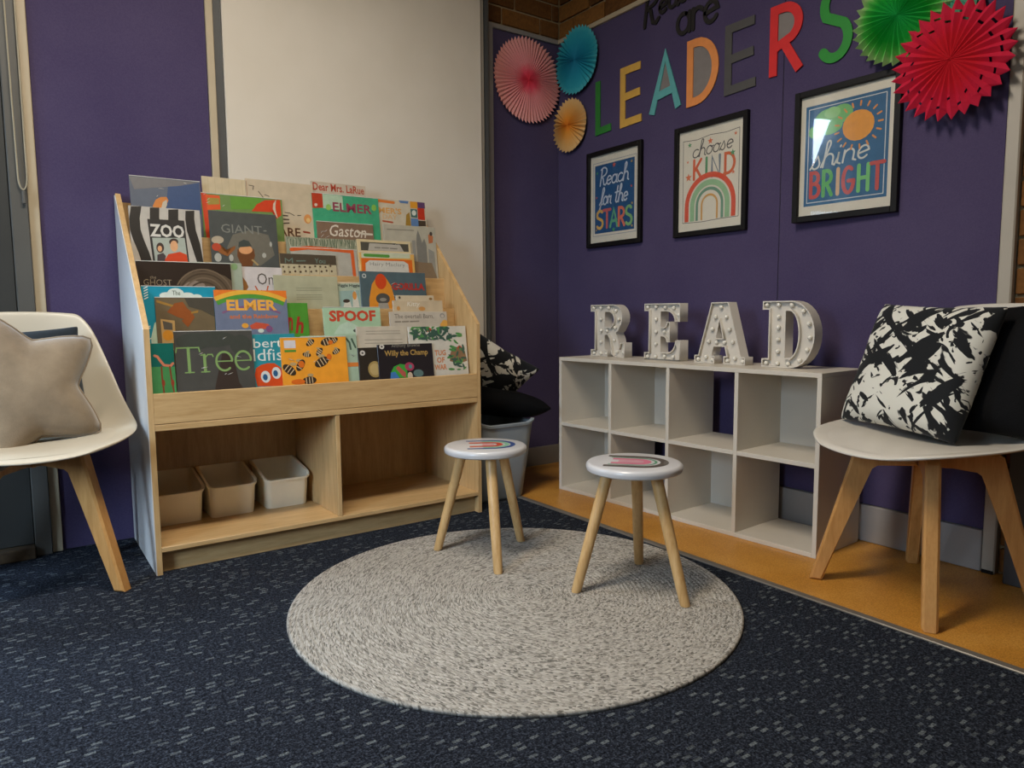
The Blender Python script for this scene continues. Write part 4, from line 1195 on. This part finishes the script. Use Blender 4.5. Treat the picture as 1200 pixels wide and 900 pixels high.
def inset(lp, d):
    n = len(lp)
    ar = sum(lp[i][0] * lp[(i + 1) % n][1] - lp[(i + 1) % n][0] * lp[i][1] for i in range(n))
    sgn = 1 if ar > 0 else -1
    out = []
    for i in range(n):
        p = Vector(lp[i]); a = (p - Vector(lp[i - 1])); b = (Vector(lp[(i + 1) % n]) - p)
        a.normalize(); b.normalize()
        na = Vector((-a.y, a.x)) * sgn; nb = Vector((-b.y, b.x)) * sgn
        t = na + nb
        if t.length < 0.2: t = na
        t.normalize()
        k = 1 / max(0.5, t.dot(na))
        out.append(tuple(p + t * d * k))
    return out
MH = 0.238
bulb_me = MB().ball((0, 0, 0), 0.0085, 10, 6).mesh('bulb', BULB, True)
mlab = {'R': 'white marquee letter R with small bulbs, first on the shelf top', 'E': 'white marquee letter E with small bulbs on the shelf top',
        'A': 'white marquee letter A with small bulbs on the shelf top', 'D': 'white marquee letter D with small bulbs, at the right end of the shelf top'}
for ch, yv, xv in (('R', 2.528, 2.245), ('E', 2.180, 2.242), ('A', 1.902, 2.240), ('D', 1.598, 2.250)):
    loops, bulbs, wd = ML[ch]
    sx = wd / max(p[0] for p in loops[0])
    L = [[(p[0] * sx, p[1] * MH) for p in lp] for lp in loops]
    t = empty('marquee_letter', (xv, yv, SHH + 0.0020), math.radians(-88.5), mlab[ch], 'letter', 'light-up letters on the shelf')
    link('letter_back', outline_mesh('letter_back', L, 0.014, 0.050, MARQ), t)
    ins = [inset(L[0], 0.0045)] + [inset(l, -0.0045) for l in L[1:]]
    link('raised_rim', outline_mesh('raised_rim', [L[0], ins[0]], 0.0, 0.014, MARQ), t)
    for a, c in zip(L[1:], ins[1:]): link('raised_rim', outline_mesh('raised_rim', [c, a], 0.0, 0.014, MARQ), t)
    for bx, bz in bulbs:
        o = bpy.data.objects.new('bulb', bulb_me)
        COL.objects.link(o); o.parent = t
        o.location = (bx * sx, 0.0085, bz * MH)

# ================================================================== WALL DISPLAY
NEG = -PI / 2
def on_right(name, y, z, off=0.0, label=None, cat=None, group=None):
    return empty(name, (RW - 0.0006 - off, y, z), NEG, label, cat, group)
CARD = {}
def card(col): return M('coloured_card_' + col, col, 0.6, 0.06, 30, bump=0.05)
LET = [('L', 2.757, 0.140, '2b7a2e', 'narrow dark green cut-out letter half hidden by the small orange fan'), ('E', 2.584, 0.172, 'd0a248', 'mustard yellow cut-out letter on the purple wall'),
       ('A', 2.386, 0.196, '5aa3a2', 'teal cut-out letter with a grey paper middle'), ('D', 2.174, 0.182, 'e08c4a', 'orange cut-out letter with a grey paper middle'),
       ('E', 1.976, 0.182, '4c4a48', 'dark grey cut-out letter between the orange and the red ones'), ('R', 1.763, 0.160, 'd11f1f', 'red cut-out letter with a grey paper middle'),
       ('S', 1.553, 0.135, '1f8a2a', 'green curved cut-out letter beside the green paper fan')]
GREYP = card('7d7672')
for ch, y, wd, col, lab in LET:
    t = on_right('wall_letter', y, 1.703, 0, lab, 'letter', 'coloured cut-out letters on the purple wall')
    pen = 0.034
    gw = max(p[0] for s in G[ch][1] for p in s)
    mb = MB()
    for si, st in enumerate(G[ch][1]):
        strip(mb, [(pen / 2 + px / gw * (wd - pen), pen / 2 + pz * (0.275 - pen)) for px, pz in st], pen, -0.006 - 0.0004 * si, -0.0015 - 0.0002 * si, round_cap=(ch in 'S'))
    q = obj('letter_strokes', mb, card(col), t)
    q_fill = None
    def T_(px, pz): return (pen / 2 + px / gw * (wd - pen), pen / 2 + pz * (0.275 - pen))
    if ch == 'A': q_fill = [T_(.14, .34), T_(.54, .37), T_(.33, .93)]
    if ch == 'D': q_fill = [T_(.06, .02), T_(.2, .03), T_(.5, .2), T_(.62, .5), T_(.5, .85), T_(.2, .98), T_(.06, .98)]
    if ch == 'R': q_fill = [T_(.06, .44), T_(.38, .55), T_(.5, .72), T_(.44, .9), T_(.24, .98), T_(.06, .98)]
    if q_fill: obj('counter_fill', flat(MB(), q_fill, -0.0012), GREYP, t)
# black lettering above
t = on_right('wall_lettering', 2.43, 2.118, 0, 'black flowing script lettering at the top of the wall, cut by the picture edge', 'lettering')
mb = MB()
cx = script(mb, ['Rs'], 0.0, 0.0, 0.152, 0.017, -0.006, 0.1, 0.0, 1.0, -0.001)
for i, g in enumerate(['e', 'a', 'd', 'e', 'r', 's']):
    cx = script(mb, [g], cx + 0.004, 0.030 + 0.004 * i, 0.118, 0.016, -0.006, 0.12, 0.0, 0.95, -0.001)
obj('script_strokes', mb, card('1c1816'), t)
t = on_right('wall_lettering', 2.222, 2.012, 0, 'short black three-letter word below the black script', 'lettering')
mb = MB()
for g, x, w_ in (('ap', 0.0, 0.125), ('rp', 0.083, 0.125), ('ep', 0.148, 0.125)):
    for si, st in enumerate(G[g][1]): strip(mb, [(x + px * w_, 0.01 + pz * 0.135) for px, pz in st], 0.0175, -0.006 - 0.0004 * si, -0.001 - 0.0001 * si)
obj('print_strokes', mb, card('1c1816'), t)

# framed posters
def poster(y, label, bg, tilt=0.0):
    W_, H_, F_ = 0.381, 0.470, 0.0215
    t = on_right('framed_poster', y, 1.152, 0.381 * math.sin(tilt), label, 'poster', 'framed posters on the purple wall')
    t.rotation_euler[2] += tilt
    mb = MB().box(0, F_, -0.02, 0, 0, H_, 0.0015).box(W_ - F_, W_, -0.02, 0, 0, H_, 0.0015).box(F_, W_ - F_, -0.02, 0, 0, F_, 0.0015).box(F_, W_ - F_, -0.02, 0, H_ - F_, H_, 0.0015)
    obj('frame', mb, BLACK, t)
    box('paper_sheet', (F_ - 0.002, W_ - F_ + 0.002, -0.006, -0.003, F_ - 0.002, H_ - F_ + 0.002), M('poster_paper', 'd3ccba', 0.5, 0.02, 20), t)
    box('glass_pane', (F_ - 0.001, W_ - F_ + 0.001, -0.0128, -0.0112, F_ - 0.001, H_ - F_ + 0.001), GLASS, t)
    return t
class Art:
    def __init__(s, t): s.t = t; s.n = 0
    def y(s):
        s.n += 1
        return -0.0061 - 0.00012 * s.n
    def poly(s, name, col, *loops):
        y = s.y(); mb = MB()
        for i, l in enumerate(loops): flat(mb, l, y - 0.00002 * i)
        return obj(name, mb, print_mat(col), s.t)
    def rect(s, name, col, x0, x1, z0, z1): return s.poly(name, col, [(x0, z0), (x1, z0), (x1, z1), (x0, z1)])
    def pen(s, name, col, w, *paths):
        y = s.y(); mb = MB()
        for i, p in enumerate(paths): strip(mb, p, w, y - 0.00002 * i, cap_n=4)
        return obj(name, mb, print_mat(col), s.t)
    def script(s, name, col, letters, x, z, h, pen, **k):
        mb = MB(); script(mb, letters, x, z, h, pen, s.y(), **k)
        return obj(name, mb, print_mat(col), s.t)
    def letters(s, items, z, h, pen):
        for ch, x, w_, col in items:
            mb = MB(); y = s.y()
            gw = max(p[0] for q in G[ch][1] for p in q)
            for i, st in enumerate(G[ch][1]): strip(mb, [(x + px / gw * w_, z + pz * h) for px, pz in st], pen, y - 0.00002 * i, cap_n=4)
            obj('print_letter', mb, print_mat(col), s.t)
def frame_lines(x0, x1, z0, z1): return [[(x0, z0), (x1, z0)], [(x1, z0), (x1, z1)], [(x1, z1), (x0, z1)], [(x0, z1), (x0, z0)]]
# left poster
a = Art(poster(2.797, 'framed blue poster with white script over coloured capitals, left of the three', 'blue'))
a.rect('blue_ground', '28527c', 0.052, 0.329, 0.068, 0.402)
a.pen('border_line', '8a93a0', 0.0025, *frame_lines(0.040, 0.341, 0.056, 0.414))
a.script('script_lettering', 'b9c1cc', ['Rs', 'e', 'a', 'c', 'h'], 0.082, 0.300, 0.085, 0.0075, rise=0.02, squeeze=0.95)
a.script('script_lettering', 'b9c1cc', ['f', 'o', 'r', 'gap', 't', 'h', 'e'], 0.085, 0.205, 0.085, 0.0075, rise=0.02, squeeze=0.80)
a.letters([('S', 0.066, 0.044, 'cfa458'), ('T', 0.116, 0.05, 'c0605e'), ('A', 0.163, 0.052, '5fa07a'), ('R', 0.221, 0.042, 'd0705a'), ('S', 0.272, 0.040, '7cab70')], 0.093, 0.085, 0.0145)
a.poly('tiny_stars', 'c05a4a', star_pts(0.19, 0.388, 0.014), star_pts(0.066, 0.245, 0.008), star_pts(0.31, 0.27, 0.008))
a.poly('tiny_stars', '4f9a5a', star_pts(0.07, 0.365, 0.009), star_pts(0.19, 0.079, 0.012)); a.poly('tiny_stars', 'b99a54', star_pts(0.31, 0.385, 0.008), star_pts(0.315, 0.19, 0.008), star_pts(0.315, 0.084, 0.008), star_pts(0.065, 0.085, 0.007))
# middle poster
a = Art(poster(2.2145, 'framed white poster with a striped rainbow, middle of the three', 'white'))
a.pen('border_line', '3f3d3b', 0.0025, *[[(0.045, 0.060), (0.15, 0.056), (0.25, 0.060), (0.338, 0.060)], [(0.338, 0.060), (0.336, 0.412)], [(0.336, 0.412), (0.27, 0.406), (0.19, 0.412), (0.12, 0.404), (0.043, 0.410)], [(0.043, 0.410), (0.045, 0.060)]])
a.script('script_lettering', '3d3b3c', ['c', 'h', 'o', 'o', 's', 'e'], 0.092, 0.330, 0.072, 0.0048, rise=0.05, squeeze=1.05)
a.letters([('K', 0.100, 0.045, 'cc5226'), ('I', 0.170, 0.001, '4a8a5c'), ('N', 0.196, 0.044, '6e7a84'), ('D', 0.264, 0.050, 'c85a2c')], 0.240, 0.080, 0.0125)
def ring(cx, cz, r0, r1, leg, n=22):
    A = [(cx - r1, cz - leg)] + arc(cx, cz, r1, r1, 180, 0, n) + [(cx + r1, cz - leg)]
    B = [(cx - r0, cz - leg)] + arc(cx, cz, r0, r0, 180, 0, n) + [(cx + r0, cz - leg)]
    return A, B
def rainbow(a, name, col, cx, cz, r0, r1, leg):
    A, B = ring(cx, cz, r0, r1, leg); y = a.y(); mb = MB()
    for i in range(len(A) - 1): mb.bm.faces.new([mb.bm.verts.new((p[0], y, p[1])) for p in (A[i], A[i + 1], B[i + 1], B[i])])
    return obj(name, mb, print_mat(col), a.t)
for nm, col, r0, r1 in (('outer_band', 'cf4420', .112, .134), ('green_band', '8ab184', .080, .104), ('dark_green_band', '5f8a70', .060, .073), ('ochre_band', 'c9964c', .036, .045)):
    rainbow(a, nm, col, 0.190, 0.125, r0, r1, 0.062)
a.poly('small_stars', 'd2693c', star_pts(0.19, 0.386, 0.015), star_pts(0.075, 0.252, 0.019), star_pts(0.31, 0.24, 0.009), star_pts(0.318, 0.392, 0.009), star_pts(0.07, 0.318, 0.007))
a.poly('small_stars', '4a8a5c', star_pts(0.305, 0.318, 0.015), star_pts(0.08, 0.388, 0.012))
# right poster
a = Art(poster(1.6155, 'framed blue poster with an orange sun and a green cloud, right of the three', 'blue', math.radians(2.4)))
a.rect('border_paper', 'd3ccba', 0.036, 0.345, 0.052, 0.418)
a.rect('blue_ground', '255a80', 0.040, 0.341, 0.056, 0.414)
a.pen('border_line', 'c4c8c4', 0.003, *frame_lines(0.052, 0.329, 0.068, 0.402))
a.poly('green_cloud', '6fb060', circ(0.125, 0.36, 0.05, 0.032), circ(0.175, 0.365, 0.04, 0.032), circ(0.08, 0.32, 0.028, 0.024), circ(0.13, 0.33, 0.05, 0.03))
a.poly('green_cloud', '8abf72', circ(0.14, 0.375, 0.03, 0.02), circ(0.1, 0.345, 0.025, 0.02))
a.poly('sun_disc', 'dd9226', circ(0.235, 0.312, 0.056, 0.052))
a.pen('sun_rays', 'd48a3c', 0.006, *[[(0.235 + 0.07 * math.cos(t), 0.312 + 0.066 * math.sin(t)), (0.235 + 0.084 * math.cos(t), 0.312 + 0.08 * math.sin(t))] for t in [2 * PI * k / 17 for k in range(17)]])
a.script('script_lettering', 'c6c9c0', ['s', 'h', 'i', 'n', 'e'], 0.062, 0.186, 0.092, 0.0065, rise=0.06, squeeze=1.05)
a.letters([('B', 0.063, 0.036, 'b8453a'), ('R', 0.112, 0.034, '5aa858'), ('I', 0.168, 0.001, 'cfa87c'), ('G', 0.186, 0.040, 'b8453a'), ('H', 0.240, 0.036, '6fb868'), ('T', 0.286, 0.044, 'b8453a')], 0.087, 0.087, 0.0135)

# pleated paper fans
def fan(y, z, R, N, stops, label, off, tilt=(0, 0), tip=0.09, holes=(), loc=None, rz=NEG, dome=0.012, pleat=0.007, rings=9, roll=0.0, bands=()):
    t_ = NT('crepe_paper')
    tc = t_.n('ShaderNodeTexCoord')
    ln = t_.n('ShaderNodeVectorMath', operation='LENGTH')
    t_.l(tc.outputs['Object'], ln.inputs[0])
    rr = t_.math('DIVIDE', ln.outputs['Value'], R)
    nz = t_.noise(tc.outputs['Object'], 40, 3)
    f = t_.math('ADD', rr, t_.math('MULTIPLY', t_.math('SUBTRACT', nz, 0.5), 0.22))
    t_.base(t_.ramp(f, [(p, hx(c)) for p, c in stops]))
    t_.set(0.75, spec=0.2)
    t_.b.inputs['Subsurface Weight'].default_value = 0.0
    o = empty('paper_fan', loc or (RW - off, y, z), rz, label, 'paper fan', 'pleated paper fans on the walls')
    mb = MB(); bm = mb.bm
    M2 = 2 * N
    rs = [0.04 + 0.96 * (k / rings) ** 0.9 for k in range(rings + 1)] if not bands else sorted(set([0.04, 0.15, 0.3, 0.45, 0.58, 1.0] + [q for b_ in bands for q in b_]))
    if bands:
        rings = len(rs) - 1
        holes = [(rs.index(b_[0]), i) for n_, b_ in enumerate(bands) for i in ((1,) if n_ % 2 else (3,))]
    V = []
    for k, q in enumerate(rs):
        row = []
        for i in range(M2):
            a = 2 * PI * i / M2 + roll
            out = i % 2 == 0
            r = R * q
            if k == rings: r = R * (1.0 if out else 1.0 - tip)
            d = pleat * min(1, q * 1.6) * (1 if out else -1) + dome * (1 - q * q) + 0.0015 * math.sin(7 * a + 3 * q)
            row.append(bm.verts.new((r * math.cos(a), -d, r * math.sin(a))))
        V.append(row)
    c = bm.verts.new((0, -dome - 0.004, 0))
    for i in range(M2): bm.faces.new((V[0][i], V[0][(i + 1) % M2], c))
    for k in range(rings):
        for i in range(M2):
            if (k, i % 4) in holes: continue
            j = (i + 1) % M2
            bm.faces.new((V[k][i], V[k + 1][i], V[k + 1][j], V[k][j]))
    p = obj('pleated_disc', mb, t_.m, o, rot=(tilt[0], 0, tilt[1]))
    md = p.modifiers.new('thickness', 'SOLIDIFY'); md.thickness = 0.0006
    bk = MB().box(-0.012, 0.012, 0.008, max(0.0095, off - 0.001), -0.012, 0.012)
    obj('mounting_tab', bk, PAPER, o)
    return o
fan(0, 0, 0.214, 58, [(0.02, 'd8283a'), (0.2, 'e04c60'), (0.42, 'de8a8a'), (1.0, 'dc9a92')], 'large coral pink paper fan on the short wall left of the corner', 0.022, loc=(2.252, 3.048 - 0.024, 2.008), rz=0, tip=0.075, pleat=0.004)
fan(2.868, 2.098, 0.168, 40, [(0.05, '1a7896'), (0.5, '1f8ca2'), (0.8, '2c98a6'), (1.0, '4faab0')], 'bright turquoise paper fan at the corner of the purple wall', 0.028, tip=0.1, pleat=0.006)
fan(2.924, 1.790, 0.137, 32, [(0.05, 'e07a1c'), (0.3, 'df9434'), (0.7, 'd9a660'), (1.0, 'd6b078')], 'small orange and peach paper fan under the turquoise one', 0.024, tip=0.1, dome=0.016)
fan(1.236, 1.768, 0.152, 30, [(0.05, '129a4a'), (0.55, '1fa43c'), (0.72, '4fb44c'), (0.86, '8fbc72'), (1.0, '9cba7c')], 'green paper fan with pale fringe behind the red fan', 0.042, tip=0.13, dome=0.03, pleat=0.009, tilt=(0.0, 0.10))
fan(1.105, 1.815, 0.135, 30, [(0.05, '4fae94'), (0.6, '63b092'), (1.0, '7fb89a')], 'mint green paper fan at the top edge behind the red fan', 0.022, tip=0.1, bands=((0.7, 0.74), (0.82, 0.86)))
fan(1.066, 1.583, 0.180, 29, [(0.05, 'b81220'), (0.4, 'bf1626'), (0.6, 'c41c38'), (1.0, 'cb2444')], 'big crimson red paper fan with punched holes and pointed edge', 0.062, tip=0.15, bands=((0.62, 0.66), (0.75, 0.79)), dome=0.012, pleat=0.006)

# ================================================================== RUG
mb = MB()
prof = [(0.0, 0.0)]
NC = 48
RR = 0.636
prof = [(0.0, 0.009)]
for k in range(NC):
    r0 = RR * k / NC; r1 = RR * (k + 1) / NC
    prof += [(r0 + (r1 - r0) * 0.3, 0.0105), (r0 + (r1 - r0) * 0.7, 0.0105), (r1 - 0.0004, 0.0082)]
prof += [(RR + 0.001, 0.006), (RR + 0.001, 0.001), (0.0, 0.001)]
mb.lathe(prof, 120)
bmesh.ops.scale(mb.bm, verts=mb.bm.verts, vec=(1.0, 1.0, 1.0))
rug = obj('round_rug', mb, RUG, None, (1.165, 1.640, 0.0), (0, 0, math.radians(-35.3)), smooth=True)
tag(rug, 'round braided grey and cream rug on the dark carpet', 'rug')

# ================================================================== STOOLS
STOP = M('white_painted_stool', 'c9c7c6', 0.3, 0.02, 10, coat=0.3)
def stool(cx, cy, R, top, feet, ang, label, bands):
    zf = 0.0112
    t = empty('stool', (cx, cy, zf), 0, label, 'stool', 'round white stools on the rug')
    H_ = top - zf
    mb = MB().lathe([(0, H_ - 0.026), (R - 0.008, H_ - 0.026), (R - 0.002, H_ - 0.022), (R, H_ - 0.014), (R - 0.001, H_ - 0.006), (R - 0.006, H_ - 0.001), (R - 0.012, H_), (0, H_)], 56)
    obj('seat', mb, STOP, t, auto=40)
    for fx, fy in feet:
        dx, dy = fx - cx, fy - cy
        d = math.hypot(dx, dy)
        tx, ty = dx / d * 0.082, dy / d * 0.082
        # leg with a flat foot
        mb = MB()
        prof = []
        P0 = Vector((dx, dy, 0.0)); P1 = Vector((tx, ty, H_ - 0.0265))
        loops = []
        for q, r in ((0.0, 0.0135), (0.02, 0.0148), (0.3, 0.0162), (0.8, 0.0175), (1.0, 0.0178)):
            c = P0.lerp(P1, q)
            loops.append([(c.x + r * math.cos(2 * PI * i / 14), c.y + r * math.sin(2 * PI * i / 14), c.z) for i in range(14)])
        loft(mb, loops, True, True)
        obj('leg', mb, W_STOOL, t, auto=50)
    ca, sa = math.cos(ang), math.sin(ang)
    k = 0
    for nm, col, r0, r1, off, leg in bands:
        k += 1
        mb = MB()
        A = [(-leg, r1)] + [(r1 * math.sin(math.radians(i)), r1 * math.cos(math.radians(i))) for i in range(0, 181, 9)] + [(-leg, -r1)]
        B = [(-leg, r0)] + [(r0 * math.sin(math.radians(i)), r0 * math.cos(math.radians(i))) for i in range(0, 181, 9)] + [(-leg, -r0)]
        def q_(p): 
            x, y = p[0] + off, p[1]
            return mb.bm.verts.new((x * ca - y * sa, x * sa + y * ca, H_ + 0.0003 + 0.0001 * k))
        for i in range(len(A) - 1): mb.bm.faces.new([q_(p) for p in (A[i], A[i + 1], B[i + 1], B[i])])
        obj(nm, mb, print_mat(col), t)
    return t
stool(1.478, 1.472, 0.141, 0.387, [(1.312, 1.538), (1.489, 1.281), (1.629, 1.597)], math.radians(-50), 'white topped stool nearer the cube shelf with a dark brown and pink rainbow print',
      [('rainbow_outer_band', '4a4038', .058, .082, .018, .10), ('rainbow_green_band', '3f8a62', .046, .053, .014, .085), ('rainbow_pink_band', 'd4738a', .018, .040, .010, .075), ('rainbow_centre', 'cf9aa4', .0005, .017, .010, .055)])
stool(1.282, 1.968, 0.138, 0.387, [(1.170, 2.106), (1.213, 1.797), (1.457, 2.012)], math.radians(-30), 'white topped stool before the birch book display with a navy and red rainbow print',
      [('rainbow_outer_band', '2c4a86', .062, .078, .022, .085), ('rainbow_green_band', '8ec2a0', .046, .060, .020, .03), ('rainbow_red_band', 'cc5038', .022, .042, .016, .07), ('rainbow_centre', 'd9a0a0', .0005, .018, .010, .02)])

# ================================================================== CHAIRS
SHELL_L = M('cream_moulded_plastic', 'c9bda6', 0.4, 0.02, 10, coat=0.1)
SHELL_R = M('white_moulded_plastic', 'cfc8bb', 0.4, 0.02, 10, coat=0.1)
CC = [(-.285, .430), (-.262, .444), (-.15, .447), (0, .443), (.12, .446), (.185, .466), (.222, .51), (.244, .58), (.264, .70), (.279, .79), (.287, .842)]
EE = [(.13, -.272, .443), (.215, -.225, .460), (.27, -.13, .472), (.289, -.01, .479), (.288, .05, .490), (.277, .095, .520), (.262, .13, .562), (.247, .165, .622), (.225, .21, .70), (.20, .25, .785), (.165, .276, .834)]
def chair_shell(mb, v0, v1, umax, lift):
    nu = 12
    rows = []
    for k in range(v0, v1):
        row = []
        for i in range(nu + 1):
            u = (2 * i / nu - 1) * umax
            g = abs(u) ** 2.3
            cy, cz = CC[k]; ex, ey, ez = EE[k]
            t = (k - v0) / (v1 - 1 - v0)
            up = lift * min(1, 4 * (1 - abs(2 * i / nu - 1))) * min(1, 5 * t, 5 * (1 - t) + 0.0)
            # seat rows lift up, back rows lift forward
            s = max(0.0, min(1.0, (cz - .45) / .12))
            row.append(mb.bm.verts.new((u * ex, cy + (ey - cy) * g - up * s, cz + (ez - cz) * g + up * (1 - s))))
        rows.append(row)
    for a, b in zip(rows, rows[1:]):
        for i in range(nu):
            mb.bm.faces.new((a[i], a[i + 1], b[i + 1], b[i]))
def chair(loc, rz, label, mat, zf=0.0012):
    t = empty('shell_chair', (loc[0], loc[1], zf), rz, label, 'chair', 'moulded chairs with wooden legs')
    mb = MB(); chair_shell(mb, 0, 11, 1.0, 0.0)
    s = obj('seat_shell', mb, mat, t, smooth=True)
    md = s.modifiers.new('thick', 'SOLIDIFY'); md.thickness = 0.011; md.offset = -1
    md = s.modifiers.new('smooth', 'SUBSURF'); md.levels = 2; md.render_levels = 2
    mb = MB(); chair_shell(mb, 1, 5, 0.86, 0.013)
    p = obj('seat_pad', mb, mat, t, (0, -0.002, -0.004), smooth=True)
    md = p.modifiers.new('smooth', 'SUBSURF'); md.levels = 2; md.render_levels = 2
    for k in range(4):
        a = PI / 4 + k * PI / 2
        mb = MB().prism([(.021, .375), (.125, .375), (.143, .362), (.262, 0.0), (.298, 0.0), (.186, .414), (.172, .424), (.021, .424)], -0.019, 0.019, 0.006)
        obj('leg', mb, W_LEG, t, rot=(0, 0, a))
    box('leg_cross_block', (-0.0195, 0.0195, -0.0195, 0.0195, 0.37, 0.424), W_LEG, t, 0.002, rot=(0, 0, PI / 4))
    return t
chair((0.04, 2.575), 0.0, 'cream moulded chair holding the star cushion, beside the book display', SHELL_L)
chair((2.134, 0.958), math.radians(-105.5), 'white moulded chair holding black cushions, beside the cube shelf', SHELL_R, 0.0022)

# ================================================================== CUSHIONS
def cushion(a, b, T, mat, loc, rot, label, pinch=0.10, group=None, name='cushion', seed=0, sag=0.0, n=18):
    rd = random.Random(seed)
    ph = [rd.uniform(0, 6.28) for _ in range(6)]
    mb = MB(); bm = mb.bm
    grids = []
    for side in (-1, 1):
        rows = []
        for j in range(n + 1):
            row = []
            for i in range(n + 1):
                u = 2 * i / n - 1; v = 2 * j / n - 1
                x = a * u * (1 - pinch * (1 - v * v) * abs(u) ** 2)
                z = b * v * (1 - pinch * (1 - u * u) * abs(v) ** 2)
                prof_ = max(0.0, (1 - u ** 4)) ** 0.55 * max(0.0, (1 - v ** 4)) ** 0.55
                wr = 0.05 * math.sin(5 * u + ph[0]) * math.sin(4 * v + ph[1]) + 0.03 * math.sin(9 * u + 3 * v + ph[2])
                y = side * T * prof_ * (1 + wr) - sag * (1 - v) * (1 - u * u) * 0
                edge = i in (0, n) or j in (0, n)
                if side == 1 and edge: row.append(grids[0][j][i])
                else: row.append(bm.verts.new((x, y, z)))
            rows.append(row)
        grids.append(rows)
    for g, s in zip(grids, (0, 1)):
        for j in range(n):
            for i in range(n):
                q = (g[j][i], g[j][i + 1], g[j + 1][i + 1], g[j + 1][i])
                bm.faces.new(q if s == 0 else q[::-1])
    o = obj(name, mb, mat, None, loc, rot, smooth=True)
    md = o.modifiers.new('smooth', 'SUBSURF'); md.levels = 1; md.render_levels = 1
    tag(o, label, 'cushion', group)
    return o
def star_cushion(R, T, mat, loc, rot, label):
    mb = MB(); bm = mb.bm
    NA, NR = 80, 10
    def rad(a):
        t = (a / (2 * PI / 5)) % 1.0
        d = abs(t - 0.5) * 2      # 1 at the points, 0 between
        return R * (0.60 + 0.40 * d ** 1.55 - 0.035 * max(0, d - 0.9) * 10)
    top, bot = [], []
    for k in range(NR + 1):
        q = k / NR
        ra, rb = [], []
        for i in range(NA):
            a = 2 * PI * i / NA
            r = rad(a) * q
            th_ = a - math.radians(18)
            s_ = min(1.0, r / (0.74 * R * (1 - q) + rad(a) * q)) if q else 0.0
            thick = T * max(0.0, 1 - s_ ** 2.6) ** 0.6 * (1 - 0.10 * q ** 2 * max(0, (rad(a) / R - 0.6) / 0.4))
            thick *= 1 + 0.06 * math.sin(3 * a + 5 * q) * q ** 2 + 0.03 * math.sin(11 * a) * q ** 3
            x, z = r * math.sin(th_), r * math.cos(th_)
            va = bm.verts.new((x, -thick, z)) if (k or i == 0) else None
            ra.append(va if va else ra[0])
            if k == NR: rb.append(ra[-1])
            else:
                vb = bm.verts.new((x, thick, z)) if (k or i == 0) else None
                rb.append(vb if vb else rb[0])
        top.append(ra); bot.append(rb)
    for g in (top, bot):
        for k in range(NR):
            for i in range(NA):
                j = (i + 1) % NA
                try:
                    if k == 0: bm.faces.new((g[0][0], g[1][i], g[1][j]))
                    else: bm.faces.new((g[k][i], g[k + 1][i], g[k + 1][j], g[k][j]))
                except ValueError: pass
    o = obj('star_cushion', mb, mat, None, loc, rot, smooth=True)
    # piped seam
    pts = [(rad(2 * PI * i / NA) * math.sin(2 * PI * i / NA - math.radians(18)) * 1.004, 0, rad(2 * PI * i / NA) * math.cos(2 * PI * i / NA - math.radians(18)) * 1.004) for i in range(NA + 1)]
    obj('seam', MB().tube(pts, 0.003, 6, False), mat, o, smooth=True)
    tag(o, label, 'cushion')
    return o
# on the left chair
cushion(0.200, 0.180, 0.062, NAVY_FABRIC, (0.012, 2.728, 0.612), (math.radians(-12), math.radians(-3), 0), 'dark slate cushion standing behind the star cushion', 0.06, seed=4)
star_cushion(0.255, 0.075, TAUPE, (0.016, 2.530, 0.612), (math.radians(-14), 0, math.radians(4)), 'taupe velvet star shaped cushion leaning on the left chair')
# on the right chair
RZ = math.radians(-107)
cushion(0.205, 0.200, 0.062, BLACK_FABRIC, (2.248, 0.860, 0.655), (math.radians(-20), math.radians(-3), RZ - 0.05), 'plain black cushion standing behind the brush-stroke cushion', 0.07, seed=9)
cushion(0.212, 0.205, 0.060, BRUSH, (2.165, 1.010, 0.655), (math.radians(-22), math.radians(2), RZ), 'black and white brush-stroke cushion on the right chair', 0.06, seed=2)

# ================================================================== TUB WITH CUSHIONS BEHIND THE BOOK DISPLAY
BINM = M('pale_blue_grey_plastic', '8f979b', 0.5, 0.03, 9)
bx, by = 1.752, 2.66
tb = empty('flexible_tub', (bx, by, 0.0012), 0, 'pale blue-grey plastic tub full of cushions between display and cube shelf', 'tub')
def bl(h, r, z, dip=0.0):
    out = []
    for px, py in rrect(h, h, r, 6):
        zz = z
        if dip:
            m = max(abs(px), abs(py)); s = min(abs(px), abs(py))
            zz = z - dip * (1 - (s / (h * 0.95)) ** 2)
        out.append((px, py, zz))
    return out
mb = MB()
loft(mb, [bl(0.115, 0.05, 0.0), bl(0.122, 0.055, 0.012), bl(0.142, 0.06, 0.18), bl(0.160, 0.065, 0.36, 0.03), bl(0.155, 0.062, 0.36, 0.03), bl(0.136, 0.058, 0.17), bl(0.116, 0.05, 0.015)], True, True)
obj('tub_body', mb, BINM, tb, auto=60)
mb = MB()
loft(mb, [bl(0.1595, 0.065, 0.350, 0.03), bl(0.166, 0.068, 0.352, 0.03), bl(0.167, 0.068, 0.362, 0.03), bl(0.155, 0.062, 0.364, 0.03), bl(0.155, 0.062, 0.352, 0.03)], False, False)
obj('rim', mb, BINM, tb, auto=60)
cushion(0.215, 0.205, 0.06, BLACK_FABRIC, (1.818, 2.72, 0.415), (math.radians(84), math.radians(11), math.radians(-12)), 'plain black cushion lying over the rim of the blue-grey tub', 0.10, seed=14)
cushion(0.190, 0.165, 0.055, BRUSH, (1.800, 2.735, 0.550), (math.radians(38), math.radians(30), math.radians(-12)), 'black and white patterned cushion on top of the tub behind the display', 0.10, seed=6)
